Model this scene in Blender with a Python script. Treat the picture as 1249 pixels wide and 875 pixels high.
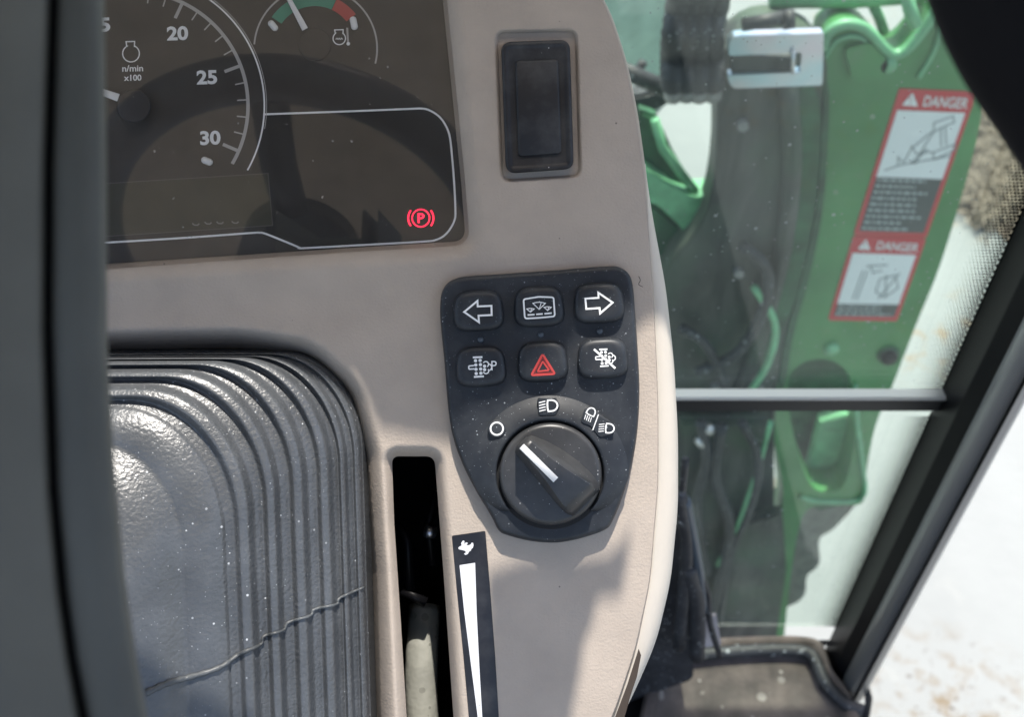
import bpy, bmesh, math, random
import numpy as np
from mathutils import Vector, Matrix
from mathutils.geometry import tessellate_polygon
from mathutils.bvhtree import BVHTree
random.seed(7); rng = np.random.default_rng(7)
for o in list(bpy.data.objects): bpy.data.objects.remove(o)
sc = bpy.context.scene
COL = sc.collection
# ------------------------------------------------------------------ camera, world, sun, exposure
H = 2.0                      # eye height above the ground outside
D = 0.40                     # eye to dash face
F = 1200.0                   # focal length in photo pixels
CX, CY = 624.5, 437.5
A45 = math.radians(45)
M = Matrix.Translation((0, 0, H)) @ Matrix.Rotation(A45, 4, 'X') @ Matrix.Translation((0, 0, -D))   # dash frame -> world
MI = M.inverted()
cam = bpy.data.cameras.new('camera'); camo = bpy.data.objects.new('camera', cam); COL.objects.link(camo)
camo.matrix_world = M @ Matrix.Translation((0, 0, D))
cam.sensor_width = 36; cam.lens = 36 * F / 1249.0
cam.clip_start = 0.01; cam.clip_end = 500
cam.dof.use_dof = True; cam.dof.focus_distance = 0.395; cam.dof.aperture_fstop = 11.5
sc.camera = camo
SUNL = Vector((0.07, 0.87, 0.48)).normalized()       # towards the sun, in the dash frame
SUNW = (M.to_3x3() @ SUNL).normalized()
w = bpy.data.worlds.new('World'); sc.world = w; w.use_nodes = True
nt = w.node_tree; nt.nodes.clear()
sky = nt.nodes.new('ShaderNodeTexSky'); sky.sky_type = 'NISHITA'; sky.sun_disc = False
sky.sun_elevation = math.asin(SUNW.z); sky.sun_rotation = math.atan2(SUNW.x, SUNW.y)
sky.air_density = 1.0; sky.dust_density = 4.0
bg = nt.nodes.new('ShaderNodeBackground'); bg.inputs[1].default_value = 0.15
wo = nt.nodes.new('ShaderNodeOutputWorld')
nt.links.new(sky.outputs[0], bg.inputs[0]); nt.links.new(bg.outputs[0], wo.inputs[0])
sun = bpy.data.lights.new('sun', 'SUN'); sun.energy = 3.1; sun.angle = math.radians(0.5); sun.color = (1.0, 0.95, 0.88)
suno = bpy.data.objects.new('sun', sun); COL.objects.link(suno)
suno.rotation_euler = SUNW.to_track_quat('Z', 'Y').to_euler(); suno.location = (0, 0, 6)
sc.view_settings.view_transform = 'Standard'; sc.view_settings.look = 'None'; sc.view_settings.gamma = 1
sc.view_settings.exposure = 1.25
sc.render.engine = 'CYCLES'
sc.cycles.max_bounces = 8; sc.cycles.transparent_max_bounces = 12
sc.cycles.caustics_reflective = False; sc.cycles.caustics_refractive = False
sc.cycles.sample_clamp_indirect = 4

# ------------------------------------------------------------------ coordinates
def L(px, py, z=0.0):
    """dash frame point seen at photo pixel (px,py), z millimetres in front of the dash face"""
    k = (D - z / 1000) / F
    return Vector(((px - CX) * k, (CY - py) * k, z / 1000))
C45 = math.cos(A45)
def ray(px, py):
    u = (px - CX) / F; v = (CY - py) / F
    return Vector((u, C45 + v * C45, -C45 + v * C45))
def onY(px, py, Y):
    r = ray(px, py); t = Y / r.y
    return Vector((r.x * t, Y, H + r.z * t))
def onZ(px, py, Z):
    r = ray(px, py); t = (Z - H) / r.z
    return Vector((r.x * t, r.y * t, Z))

# ------------------------------------------------------------------ materials
def lin(r, g, b):
    f = lambda c: (c / 255 / 12.92) if c / 255 <= 0.04045 else ((c / 255 + 0.055) / 1.055) ** 2.4
    return (f(r), f(g), f(b), 1)
class NT:
    def __init__(s, name):
        s.m = bpy.data.materials.new(name); s.m.use_nodes = True; s.t = s.m.node_tree
        s.b = s.t.nodes['Principled BSDF']; s.out = s.t.nodes['Material Output']
        s.tc = s.t.nodes.new('ShaderNodeTexCoord').outputs['Object']
    def n(s, typ, **kw):
        nd = s.t.nodes.new(typ)
        for k, v in kw.items(): setattr(nd, k, v)
        return nd
    def l(s, a, b): s.t.links.new(a, b)
    def noise(s, scale, detail=3, rough=.5, dist=0):
        n = s.n('ShaderNodeTexNoise'); n.inputs['Scale'].default_value = scale; n.inputs['Detail'].default_value = detail
        n.inputs['Roughness'].default_value = rough; n.inputs['Distortion'].default_value = dist
        s.l(s.tc, n.inputs['Vector']); return n.outputs['Fac']
    def ramp(s, src, a, b, c0=(0, 0, 0, 1), c1=(1, 1, 1, 1)):
        r = s.n('ShaderNodeValToRGB'); r.color_ramp.elements[0].position = a; r.color_ramp.elements[1].position = b
        r.color_ramp.elements[0].color = c0; r.color_ramp.elements[1].color = c1
        s.l(src, r.inputs[0]); return r.outputs[0]
    def mix(s, fac, a, b):
        m = s.n('ShaderNodeMix', data_type='RGBA')
        for i, v in ((0, fac), (6, a), (7, b)):
            if isinstance(v, (tuple, float, int)): m.inputs[i].default_value = v
            else: s.l(v, m.inputs[i])
        return m.outputs[2]
    def math(s, op, a, b=0.0):
        m = s.n('ShaderNodeMath', operation=op)
        for i, v in ((0, a), (1, b)):
            if isinstance(v, (float, int)): m.inputs[i].default_value = v
            else: s.l(v, m.inputs[i])
        return m.outputs[0]
    def specks(s, scale, size, keep):
        """random small dots: voronoi cells, only some of which carry a speck"""
        v = s.n('ShaderNodeTexVoronoi'); v.inputs['Scale'].default_value = scale
        s.l(s.tc, v.inputs['Vector'])
        sep = s.n('ShaderNodeSeparateColor'); s.l(v.outputs['Color'], sep.inputs[0])
        sz = s.math('MULTIPLY', sep.outputs[1], size)
        return s.math('MULTIPLY', s.math('LESS_THAN', v.outputs['Distance'], sz), s.math('LESS_THAN', sep.outputs[0], keep))
    def bump(s, h, strength=.3, dist=.0003, prev=None):
        b = s.n('ShaderNodeBump'); b.inputs['Strength'].default_value = strength; b.inputs['Distance'].default_value = dist
        s.l(h, b.inputs['Height'])
        if prev: s.l(prev, b.inputs['Normal'])
        s.l(b.outputs[0], s.b.inputs['Normal']); return b.outputs[0]
def plain(name, col, rough=.5, metal=0, emit=None, es=1, spec=.5, coat=0):
    t = NT(name); t.b.inputs['Base Color'].default_value = col; t.b.inputs['Roughness'].default_value = rough
    t.b.inputs['Metallic'].default_value = metal; t.b.inputs['Specular IOR Level'].default_value = spec
    t.b.inputs['Coat Weight'].default_value = coat
    if emit: t.b.inputs['Emission Color'].default_value = emit; t.b.inputs['Emission Strength'].default_value = es
    return t.m
def grained(name, col, rough, grain=900, bs=.35, bd=.00025, dust=0.0, spec=.5, mott=.12, dscale=260, dcol=(.55, .55, .53, 1), dsize=.16):
    t = NT(name)
    n1 = t.noise(40, 4); dark = tuple(c * (1 - mott) for c in col[:3]) + (1,); lite = tuple(min(1, c * (1 + mott)) for c in col[:3]) + (1,)
    c = t.ramp(n1, .3, .7, dark, lite)
    if dust:
        sp = t.specks(dscale, dsize, dust)
        sp2 = t.specks(dscale * 2.7, dsize * 1.1, dust * .8)
        both = t.math('MAXIMUM', sp, sp2)
        big = t.ramp(t.noise(25, 2), .35, .6)
        both = t.math('MULTIPLY', both, t.math('ADD', big, 0.15))
        c = t.mix(both, c, dcol)
        film = t.ramp(t.noise(60, 5, .65), .45, .9, (0, 0, 0, 1), (.10, .10, .10, 1))
        c = t.mix(film, c, dcol)
    t.l(c, t.b.inputs['Base Color'])
    t.l(t.ramp(t.noise(70, 4), .2, .8, (rough - .06,) * 3 + (1,), (rough + .08,) * 3 + (1,)), t.b.inputs['Roughness'])
    t.b.inputs['Specular IOR Level'].default_value = spec
    if bs:
        nn = t.noise(grain, 2, .5)
        p = t.bump(nn, bs, bd)
        t.bump(t.noise(grain / 12, 3), bs * .5, bd * 3, p)
    return t.m
MT = {}
MT['beige'] = grained('beige_plastic', (.43, .365, .305, 1), .55, 1000, .6, .00035, dust=.035, spec=.4, mott=.06, dcol=(.17, .15, .13, 1), dscale=260, dsize=.11)
MT['beige_sunlit'] = grained('sunlit_beige_plastic', (.56, .51, .44, 1), .5, 1100, .25, .00022, spec=.4, mott=.03)  # same beige made paler: sunlight on the edge put into the colour
MT['rubber'] = grained('slate_rubber', (.014, .017, .022, 1), .50, 1300, .16, .00012, dust=.30, spec=.45, mott=.12, dscale=640, dcol=(.34, .36, .38, 1), dsize=.20)
MT['knob'] = grained('knob_plastic', (.030, .031, .033, 1), .38, 1300, .15, .0001, dust=.16, spec=.5, mott=.1, dscale=520, dcol=(.4, .4, .4, 1), dsize=.2)
MT['switch'] = grained('black_switch_plastic', (.011, .012, .015, 1), .5, 900, .08, .0001, dust=.03, spec=.5)
MT['boot'] = grained('grained_boot_rubber', (.068, .073, .079, 1), .38, 700, .6, .0006, dust=.2, spec=.8, mott=.14, dscale=420, dcol=(.5, .52, .54, 1), dsize=.2)
MT['shroud_a'] = grained('grey_column_plastic', (.118, .117, .100, 1), .6, 500, .25, .0004, mott=.12)
MT['shroud_b'] = grained('dark_column_plastic', (.086, .088, .080, 1), .6, 500, .25, .0004, mott=.12)
MT['seam'] = plain('dark_seam', (.006, .006, .007, 1), .8)
MT['black'] = plain('gloss_black', (.006, .006, .007, 1), .25)
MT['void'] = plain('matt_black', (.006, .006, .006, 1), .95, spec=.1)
MT['print'] = plain('white_print', (.86, .86, .85, 1), .5)
MT['printdim'] = plain('silver_print', (.44, .42, .40, 1), .42)
MT['red'] = plain('red_print', (.45, .05, .045, 1), .45)
MT['pointer'] = plain('pointer_white', (.8, .8, .78, 1), .45)
MT['gaugegreen'] = plain('gauge_green', (.05, .26, .17, 1), .5)
MT['gaugered'] = plain('gauge_red', (.45, .07, .06, 1), .5)
MT['lamp'] = plain('lit_red_symbol', (.5, .01, .02, 1), .5, emit=(1, .012, .05, 1), es=1.3)
MT['led'] = plain('led_lens', (.07, .085, .10, 1), .3)
MT['dial'] = grained('dial_face', (.032, .027, .023, 1), .5, 900, 0, dust=.05, mott=.08, dscale=300, dcol=(.2, .19, .18, 1), dsize=.09)
MT['lcd'] = grained('lcd_face', (.042, .040, .025, 1), .45, 900, 0, mott=.1)
MT['screen'] = grained('screen_face', (.018, .017, .017, 1), .35, 900, 0, mott=.1)
MT['sticker'] = grained('black_sticker', (.010, .009, .010, 1), .33, 900, .05, dust=.05, dscale=300, dcol=(.4, .4, .4, 1), dsize=.1)
MT['stickerw'] = grained('white_sticker', (.72, .72, .74, 1), .4, 900, .03, dust=.22, dscale=300, dcol=(.25, .25, .25, 1), dsize=.12, mott=.03)
MT['chrome'] = plain('aluminium', (.62, .62, .64, 1), .38, metal=1)
MT['satin'] = plain('satin_black_paint', (.005, .005, .006, 1), .4, spec=.14)
MT['seal'] = plain('grey_rubber_seal', (.22, .22, .22, 1), .33, spec=.7)
MT['headliner'] = grained('headliner', (.50, .40, .32, 1), .9, 300, .2, .001)
MT['mat'] = grained('dusty_floor_mat', (.085, .066, .056, 1), .7, 90, .6, .002, dust=.2, dscale=50, dsize=.3, dcol=(.28, .25, .22, 1), mott=.5)
MT['hose'] = grained('black_hose_rubber', (.028, .028, .03, 1), .55, 250, .5, .001, dust=.35, dscale=110, dsize=.3, dcol=(.35, .36, .36, 1), mott=.3)
MT['greyguard_old'] = grained('grey_guard', (.085, .09, .088, 1), .6, 60, .3, .002, dust=.1, dscale=60, dsize=.2, mott=.35)
def streaky():
    t = NT('streaky_grey_guard'); mp = t.n('ShaderNodeMapping'); mp.inputs['Scale'].default_value = (1, 1, .22); t.l(t.tc, mp.inputs[0])
    n = t.n('ShaderNodeTexNoise'); n.inputs['Scale'].default_value = 26; n.inputs['Detail'].default_value = 6; n.inputs['Roughness'].default_value = .6; n.inputs['Distortion'].default_value = 1.2
    t.l(mp.outputs[0], n.inputs['Vector'])
    c = t.ramp(n.outputs['Fac'], .3, .7, (.018, .021, .019, 1), (.10, .10, .088, 1))
    c = t.mix(t.ramp(t.noise(9, 4), .45, .65), c, (.055, .085, .055, 1)); t.l(c, t.b.inputs['Base Color']); t.b.inputs['Roughness'].default_value = .6
    return t.m
MT['greyguard'] = streaky()
def green_paint():
    t = NT('green_machine_paint')
    c = t.ramp(t.noise(7, 5, .6), .3, .72, (.034, .17, .046, 1), (.078, .29, .09, 1))
    c = t.mix(t.ramp(t.noise(30, 6, .7), .55, .8, (0, 0, 0, 1), (.35, .35, .35, 1)), c, (.20, .22, .16, 1))
    c = t.mix(t.specks(45, .12, .25), c, (.3, .34, .28, 1))
    t.l(c, t.b.inputs['Base Color']); t.l(t.ramp(t.noise(20, 4), .3, .8, (.3,) * 3 + (1,), (.55,) * 3 + (1,)), t.b.inputs['Roughness'])
    return t.m
MT['green'] = green_paint()
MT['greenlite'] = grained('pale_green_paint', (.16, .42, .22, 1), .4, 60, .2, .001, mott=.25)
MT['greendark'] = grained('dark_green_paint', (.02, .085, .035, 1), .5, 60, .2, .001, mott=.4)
def iri():
    t = NT('plated_steel'); t.b.inputs['Metallic'].default_value = .85; t.b.inputs['Roughness'].default_value = .32
    r = t.n('ShaderNodeValToRGB'); r.color_ramp.elements[0].position = .3; r.color_ramp.elements[0].color = (.35, .62, .72, 1)
    r.color_ramp.elements[1].position = .7; r.color_ramp.elements[1].color = (.70, .55, .66, 1)
    e = r.color_ramp.elements.new(.5); e.color = (.6, .62, .68, 1)
    t.l(t.noise(14, 2), r.inputs[0]); t.l(r.outputs[0], t.b.inputs['Base Color']); return t.m
MT['iri'] = iri()
def glassmat(name, tint, refl, dustlo, dusthi, dsc, dcol=(.7, .75, .7, 1), spk=0):
    t = NT(name); t.t.nodes.remove(t.b)
    tr = t.n('ShaderNodeBsdfTransparent'); tr.inputs[0].default_value = tint
    gl = t.n('ShaderNodeBsdfGlossy'); gl.inputs['Roughness'].default_value = .015
    fr = t.n('ShaderNodeLayerWeight'); fr.inputs[0].default_value = .5
    fz = t.math('ADD', t.math('MULTIPLY', t.math('POWER', fr.outputs['Facing'], 4.0), .6), .035)
    ms = t.n('ShaderNodeMixShader'); t.l(t.math('MULTIPLY', fz, refl), ms.inputs[0]); t.l(tr.outputs[0], ms.inputs[1]); t.l(gl.outputs[0], ms.inputs[2])
    df = t.n('ShaderNodeBsdfDiffuse'); df.inputs[0].default_value = dcol
    m2 = t.n('ShaderNodeMixShader')
    f = t.ramp(t.noise(dsc, 6, .65, .4), .3, .75, (dustlo,) * 3 + (1,), (dusthi,) * 3 + (1,))
    f = t.math('ADD', f, 0.0)
    if spk: f = t.math('MAXIMUM', f, t.math('MULTIPLY', t.math('MAXIMUM', t.specks(spk, .14, .22), t.specks(spk * 2.3, .16, .2)), .32))
    t.l(f, m2.inputs[0])
    t.l(ms.outputs[0], m2.inputs[1]); t.l(df.outputs[0], m2.inputs[2]); t.l(m2.outputs[0], t.out.inputs[0]); return t.m
MT['lens'] = glassmat('clear_lens', (.97, .97, .97, 1), 3.6, .012, .03, 30, (.6, .56, .52, 1), 260)
MT['pane'] = glassmat('dusty_window_glass', (.90, .96, .92, 1), .8, .008, .065, 9, (.75, .8, .76, 1), 110)
def ground():
    t = NT('pale_concrete')
    c = t.ramp(t.noise(1.3, 6, .6), .3, .7, (.19, .203, .198, 1), (.235, .25, .243, 1))
    n2 = t.ramp(t.noise(5.5, 6, .7), .60, .70); c = t.mix(t.math('MULTIPLY', n2, .35), c, (.27, .28, .26, 1))
    # rust and leaf stains in patches
    n3 = t.math('MULTIPLY', t.ramp(t.noise(1.1, 2), .50, .62), t.ramp(t.noise(16, 4, .6), .54, .66))
    c = t.mix(t.math('MULTIPLY', n3, .85), c, (.22, .14, .06, 1))
    c = t.mix(t.math('MULTIPLY', t.specks(7, .12, .3), .7), c, (.20, .19, .16, 1))
    vd = t.n('ShaderNodeVectorMath', operation='DISTANCE'); t.l(t.tc, vd.inputs[0]); vd.inputs[1].default_value = (.93, .93, 0)
    pm = t.ramp(vd.outputs['Value'], .05, .25, (1, 1, 1, 1), (0, 0, 0, 1))
    c = t.mix(t.math('MULTIPLY', pm, t.ramp(t.noise(19, 5, .65), .50, .66)), c, (.13, .095, .05, 1))
    c = t.mix(t.math('MULTIPLY', pm, t.ramp(t.noise(55, 3, .6), .60, .68)), c, (.07, .055, .04, 1))
    t.l(c, t.b.inputs['Base Color']); t.b.inputs['Roughness'].default_value = .85
    t.bump(t.noise(25, 5), .3, .01); return t.m
MT['ground'] = ground()
MT['straw'] = grained('dry_grass_blades', (.21, .175, .13, 1), .8, 20, 0, mott=.5)

# ------------------------------------------------------------------ object helpers
def link(o): COL.objects.link(o); return o
def thing(name, label, cat, loc=None, group=None, dash=True):
    o = link(bpy.data.objects.new(name, None)); o.empty_display_size = .02
    loc = Vector(loc) if loc is not None else Vector((0, 0, 0))
    o.matrix_world = (M @ Matrix.Translation(loc)) if dash else Matrix.Translation(loc)
    o['label'] = label; o['category'] = cat
    if group: o['group'] = group
    o['org'] = loc; ORG[o.name] = loc
    return o
ORG = {}
def root_org(o):
    while o.parent: o = o.parent
    return ORG.get(o.name, Vector((0, 0, 0)))
def mesh(name, verts, faces, mat, parent, smooth=False, label=None, world=False):
    """verts: dash frame (or world when the thing is a world one); made relative to the thing's base"""
    me = bpy.data.meshes.new(name)
    V = np.array([tuple(v) for v in verts], dtype=float) if not isinstance(verts, np.ndarray) else verts
    if parent: V = V - np.array(tuple(root_org(parent)))
    me.from_pydata(V.tolist(), [], [tuple(int(i) for i in f) for f in faces])
    me.materials.append(MT[mat] if isinstance(mat, str) else mat)
    if smooth: me.shade_smooth()
    me.update()
    o = link(bpy.data.objects.new(name, me)); o.parent = parent
    if label: o['label'] = label
    return o
def recalc(o):
    bm = bmesh.new(); bm.from_mesh(o.data); bmesh.ops.recalc_face_normals(bm, faces=bm.faces); bm.to_mesh(o.data); bm.free(); return o
def autosm(o, deg=35):
    o.data.shade_smooth()
    bm = bmesh.new(); bm.from_mesh(o.data); 
    for e in bm.edges:
        if len(e.link_faces) == 2 and e.calc_face_angle(0) > math.radians(deg): e.smooth = False
    bm.to_mesh(o.data); bm.free(); return o
def arcpoly(pts, rad, seg=7):
    """closed polygon with rounded corners; rad a number or a list"""
    n = len(pts); out = []
    for i in range(n):
        p = Vector(pts[i]).to_2d(); a = Vector(pts[i - 1]).to_2d(); b = Vector(pts[(i + 1) % n]).to_2d()
        r = rad[i] if isinstance(rad, (list, tuple)) else rad
        if r <= 0: out.append(tuple(p)); continue
        d1 = (a - p); d2 = (b - p); l1 = d1.length; l2 = d2.length; d1.normalize(); d2.normalize()
        ang = max(.05, d1.angle(d2)); t = min(r / math.tan(ang / 2), l1 * .49, l2 * .49)
        p1 = p + d1 * t; p2 = p + d2 * t
        for k in range(seg + 1):
            s = k / seg; q = p1.lerp(p, s).lerp(p.lerp(p2, s), s); out.append((q.x, q.y))
    return out
def catmull(pts, closed=False, seg=8):
    P = [Vector(p) for p in pts]; n = len(P); out = []
    rngi = range(n if closed else n - 1)
    for i in rngi:
        p0 = P[(i - 1) % n] if (closed or i > 0) else P[0] * 2 - P[1]
        p1 = P[i]; p2 = P[(i + 1) % n]; p3 = P[(i + 2) % n] if (closed or i + 2 < n) else P[-1] * 2 - P[-2]
        for k in range(seg):
            t = k / seg
            out.append(.5 * ((2 * p1) + (p2 - p0) * t + (2 * p0 - 5 * p1 + 4 * p2 - p3) * t * t + (3 * p1 - 3 * p2 + p3 - p0) * t ** 3))
    if not closed: out.append(P[-1])
    return out
def normals2(pts):
    n = len(pts); out = []
    area = sum(pts[i][0] * pts[(i + 1) % n][1] - pts[(i + 1) % n][0] * pts[i][1] for i in range(n))
    s = 1 if area > 0 else -1
    for i in range(n):
        a = Vector(pts[i - 1][:2]); b = Vector(pts[(i + 1) % n][:2]); d = b - a
        if d.length < 1e-9: d = Vector((1, 0))
        d.normalize(); out.append((-d.y * s, d.x * s))      # inward
    return out
def pillow(name, outline, prof, mat, parent, label=None, bottom=False, sharp=None, scale=0):
    """rings inset (px) at height z (mm); the last ring is capped"""
    nn = normals2(outline); n = len(outline); V = []; Fc = []
    for ins, z in prof:
        if scale:
            mx = sum(p[0] for p in outline) / n; my = sum(p[1] for p in outline) / n; k = 1 - ins / scale
            for x, y in outline: V.append(L(mx + (x - mx) * k, my + (y - my) * k, z))
        else:
            for (x, y), (nx, ny) in zip(outline, nn): V.append(L(x + nx * ins, y + ny * ins, z))
    for r in range(len(prof) - 1):
        for i in range(n):
            j = (i + 1) % n; Fc.append((r * n + i, r * n + j, (r + 1) * n + j, (r + 1) * n + i))
    Fc.append(tuple(range((len(prof) - 1) * n, len(prof) * n)))
    if bottom: Fc.append(tuple(reversed(range(n))))
    o = recalc(mesh(name, V, Fc, mat, parent, True, label))
    return autosm(o, sharp or 50)
def rnd(ins, z0, z1, k=6, flat=0):
    """profile with a rounded upper edge of radius ins px / matching mm"""
    h = z1 - z0; out = [(0, z0)]
    e = min(h, ins * .33)
    for i in range(k + 1):
        a = math.pi / 2 * i / k; out.append((ins * (1 - math.cos(a)), z1 - e + e * math.sin(a)))
    return out
def ribbon(name, pts, wd, z, mat, parent, closed=False, label=None, zf=None, xf=None):
    """flat stroke of width wd px; pts may be several polylines"""
    V = []; Fc = []
    multi = pts if isinstance(pts[0][0], (tuple, list, Vector)) else [pts]
    zz = 0
    for pl in multi:
        cl = closed or (len(pl) > 2 and tuple(pl[0]) == tuple(pl[-1]))
        P = [Vector((p[0], p[1])) for p in pl]
        if cl and (P[0] - P[-1]).length < 1e-6: P = P[:-1]
        n = len(P); b0 = len(V)
        for i in range(n):
            a = P[i - 1] if (cl or i > 0) else P[i]; c = P[(i + 1) % n] if (cl or i < n - 1) else P[i]
            d1 = (P[i] - a); d2 = (c - P[i])
            if d1.length < 1e-9: d1 = d2
            if d2.length < 1e-9: d2 = d1
            d1 = d1.normalized(); d2 = d2.normalized(); m = Vector((-d1.y - d2.y, d1.x + d2.x))
            if m.length < 1e-6: m = Vector((-d1.y, d1.x))
            m.normalize(); cs = max(.4, m.dot(Vector((-d1.y, d1.x))))
            wdt = wd / 2 / cs
            for s in (1, -1):
                q = P[i] + m * s * wdt
                zq = (zf(q) if zf else z) + zz
                V.append(L(q.x, q.y, zq) if xf is None else xf(q, zq))
        for i in range(n if cl else n - 1):
            j = (i + 1) % n; Fc.append((b0 + 2 * i, b0 + 2 * j, b0 + 2 * j + 1, b0 + 2 * i + 1))
        zz += .012
    return mesh(name, V, Fc, mat, parent, False, label)
def fillpoly(name, pts, z, mat, parent, label=None, xf=None):
    V = [L(p[0], p[1], z) if xf is None else xf(Vector(p), z) for p in pts]
    tris = tessellate_polygon([[Vector((p[0], p[1], 0)) for p in pts]])
    return mesh(name, V, tris, mat, parent, False, label)
def arc(cx, cy, r, a0, a1, n=40, ry=None):
    ry = ry or r
    return [(cx + r * math.cos(math.radians(a0 + (a1 - a0) * i / n)), cy - ry * math.sin(math.radians(a0 + (a1 - a0) * i / n))) for i in range(n + 1)]
def textgeo(s, bold=0.0, italic=0.0):
    cu = bpy.data.curves.new('t', 'FONT'); cu.body = s; cu.offset = bold; cu.shear = italic; cu.resolution_u = 4
    ob = bpy.data.objects.new('t', cu); COL.objects.link(ob)
    dg = bpy.context.evaluated_depsgraph_get(); dg.update()
    me = bpy.data.meshes.new_from_object(ob.evaluated_get(dg))
    V = np.array([v.co[:] for v in me.vertices]); Fc = [tuple(p.vertices) for p in me.polygons]
    bpy.data.objects.remove(ob); bpy.data.curves.remove(cu); bpy.data.meshes.remove(me)
    return V, Fc
def text(name, s, cx, cy, hgt, z, mat, parent, wid=None, rot=0, bold=.02, italic=0, xf=None, label=None):
    """text centred at photo pixel (cx,cy), glyph height hgt px"""
    V, Fc = textgeo(s, bold, italic)
    mn = V.min(0); mx = V.max(0); sy = hgt / (mx[1] - mn[1]); sx = (wid / (mx[0] - mn[0])) if wid else sy
    out = []; c = math.cos(math.radians(rot)); q = math.sin(math.radians(rot))
    for v in V:
        x = (v[0] - (mn[0] + mx[0]) / 2) * sx; y = -(v[1] - (mn[1] + mx[1]) / 2) * sy
        X = cx + x * c + y * q; Y = cy - x * q + y * c
        out.append(L(X, Y, z) if xf is None else xf(Vector((X, Y)), z))
    return mesh(name, out, Fc, mat, parent, False, label)
def tube(name, pts, r, mat, parent, sides=12, label=None, rad=None, caps=True, smooth=True):
    P = [Vector(p) for p in pts]; n = len(P); V = []; Fc = []
    up = Vector((0.13, 0.2, .97)).normalized(); prev = None
    for i in range(n):
        d = (P[min(i + 1, n - 1)] - P[max(i - 1, 0)]).normalized()
        if prev is None:
            a = d.cross(up) if abs(d.dot(up)) < .95 else d.cross(Vector((1, 0, 0)))
        else: a = prev - d * prev.dot(d)
        a.normalize(); prev = a; b = d.cross(a)
        rr = rad[i] if rad else r
        for k in range(sides):
            t = 2 * math.pi * k / sides; V.append(P[i] + (a * math.cos(t) + b * math.sin(t)) * rr)
    for i in range(n - 1):
        for k in range(sides):
            k2 = (k + 1) % sides; Fc.append((i * sides + k, i * sides + k2, (i + 1) * sides + k2, (i + 1) * sides + k))
    if caps: Fc.append(tuple(reversed(range(sides)))); Fc.append(tuple(range((n - 1) * sides, n * sides)))
    return mesh(name, V, Fc, mat, parent, smooth, label)
def slabY(name, outline, Y, th, mat, parent, hole=None, bev=.004, label=None):
    """upright plate of real thickness in a plane facing the cab; outline traced in photo pixels on its front plane"""
    o2 = outline; nn = normals2(o2); loops = [o2] + ([hole] if hole else [])
    V = []; Fc = []
    def world(p, dy): q = onY(p[0], p[1], Y); return Vector((q.x, q.y + dy, q.z))
    n = len(o2)
    flat = [p for lp in loops for p in lp]
    tris = tessellate_polygon([[Vector((p[0], p[1], 0)) for p in lp] for lp in loops])
    base = [world(p, 0) for p in flat]; back = [world(p, th) for p in flat]
    V = base + back; N = len(flat)
    for t in tris: Fc.append(t); Fc.append(tuple(reversed([i + N for i in t])))
    s = 0
    for lp in loops:
        m = len(lp)
        for i in range(m):
            j = (i + 1) % m; Fc.append((s + i, s + j, N + s + j, N + s + i))
        s += m
    o = recalc(mesh(name, V, Fc, mat, parent, False, label))
    if bev:
        bm = bmesh.new(); bm.from_mesh(o.data)
        es = [e for e in bm.edges if len(e.link_faces) == 2 and e.calc_face_angle(0) > math.radians(50) and abs((e.verts[0].co.y - e.verts[1].co.y)) < th * .3]
        bmesh.ops.bevel(bm, geom=es, offset=bev, segments=2, affect='EDGES', clamp_overlap=True); bm.to_mesh(o.data); bm.free()
    return autosm(o, 30)
def boxw(name, a, b, mat, parent, bev=.003, label=None, smooth=False):
    (x0, y0, z0), (x1, y1, z1) = a, b
    V = [(x, y, z) for x in (x0, x1) for y in (y0, y1) for z in (z0, z1)]
    Fc = [(0, 1, 3, 2), (4, 6, 7, 5), (0, 4, 5, 1), (2, 3, 7, 6), (0, 2, 6, 4), (1, 5, 7, 3)]
    o = recalc(mesh(name, V, Fc, mat, parent, False, label))
    if bev:
        bm = bmesh.new(); bm.from_mesh(o.data); bmesh.ops.bevel(bm, geom=bm.edges[:], offset=bev, segments=3, affect='EDGES'); bm.to_mesh(o.data); bm.free(); autosm(o, 40)
    return o

# ================================================================== THE SETTING
def structure(o): o['kind'] = 'structure'; return o
g = mesh('ground', [(-60, -60, 0), (60, -60, 0), (60, 60, 0), (-60, 60, 0)], [(0, 1, 2, 3)], 'ground', None); structure(g)

# cab floor, roof with an added opening for sunlight, rear wall
FZ = H - .885
fl = mesh('cab_floor', [(-.7, -.9, FZ - .03), (.325, -.9, FZ - .03), (.325, .497, FZ - .03), (-.7, .497, FZ - .03),
                        (-.7, -.9, FZ - .09), (.325, -.9, FZ - .09), (.325, .497, FZ - .09), (-.7, .497, FZ - .09)],
          [(0, 1, 2, 3), (4, 7, 6, 5), (0, 4, 5, 1), (1, 5, 6, 2), (2, 6, 7, 3), (3, 7, 4, 0)], 'satin', None); structure(fl)
RZ = H + .30
def toroof(px, py, z=4):
    p = M @ L(px, py, z); s = (RZ - p.z) / SUNW.z; return (p + SUNW * s)
outer = [Vector((-.75, -.42, 0)), Vector((.5, -.42, 0)), Vector((.5, .78, 0)), Vector((-.75, .78, 0))]
sun_opening = [(1010, 300), (806, 318), (778, 350), (735, 358), (715, 372), (690, 415), (640, 452), (560, 488), (470, 470), (440, 405), (60, 405), (60, 980), (1010, 980)]  # invented roof opening, outlined so sun reaches only the lower dash
hole = [toroof(*p) for p in sun_opening]; hole = [Vector((p.x, p.y, 0)) for p in hole]
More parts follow.
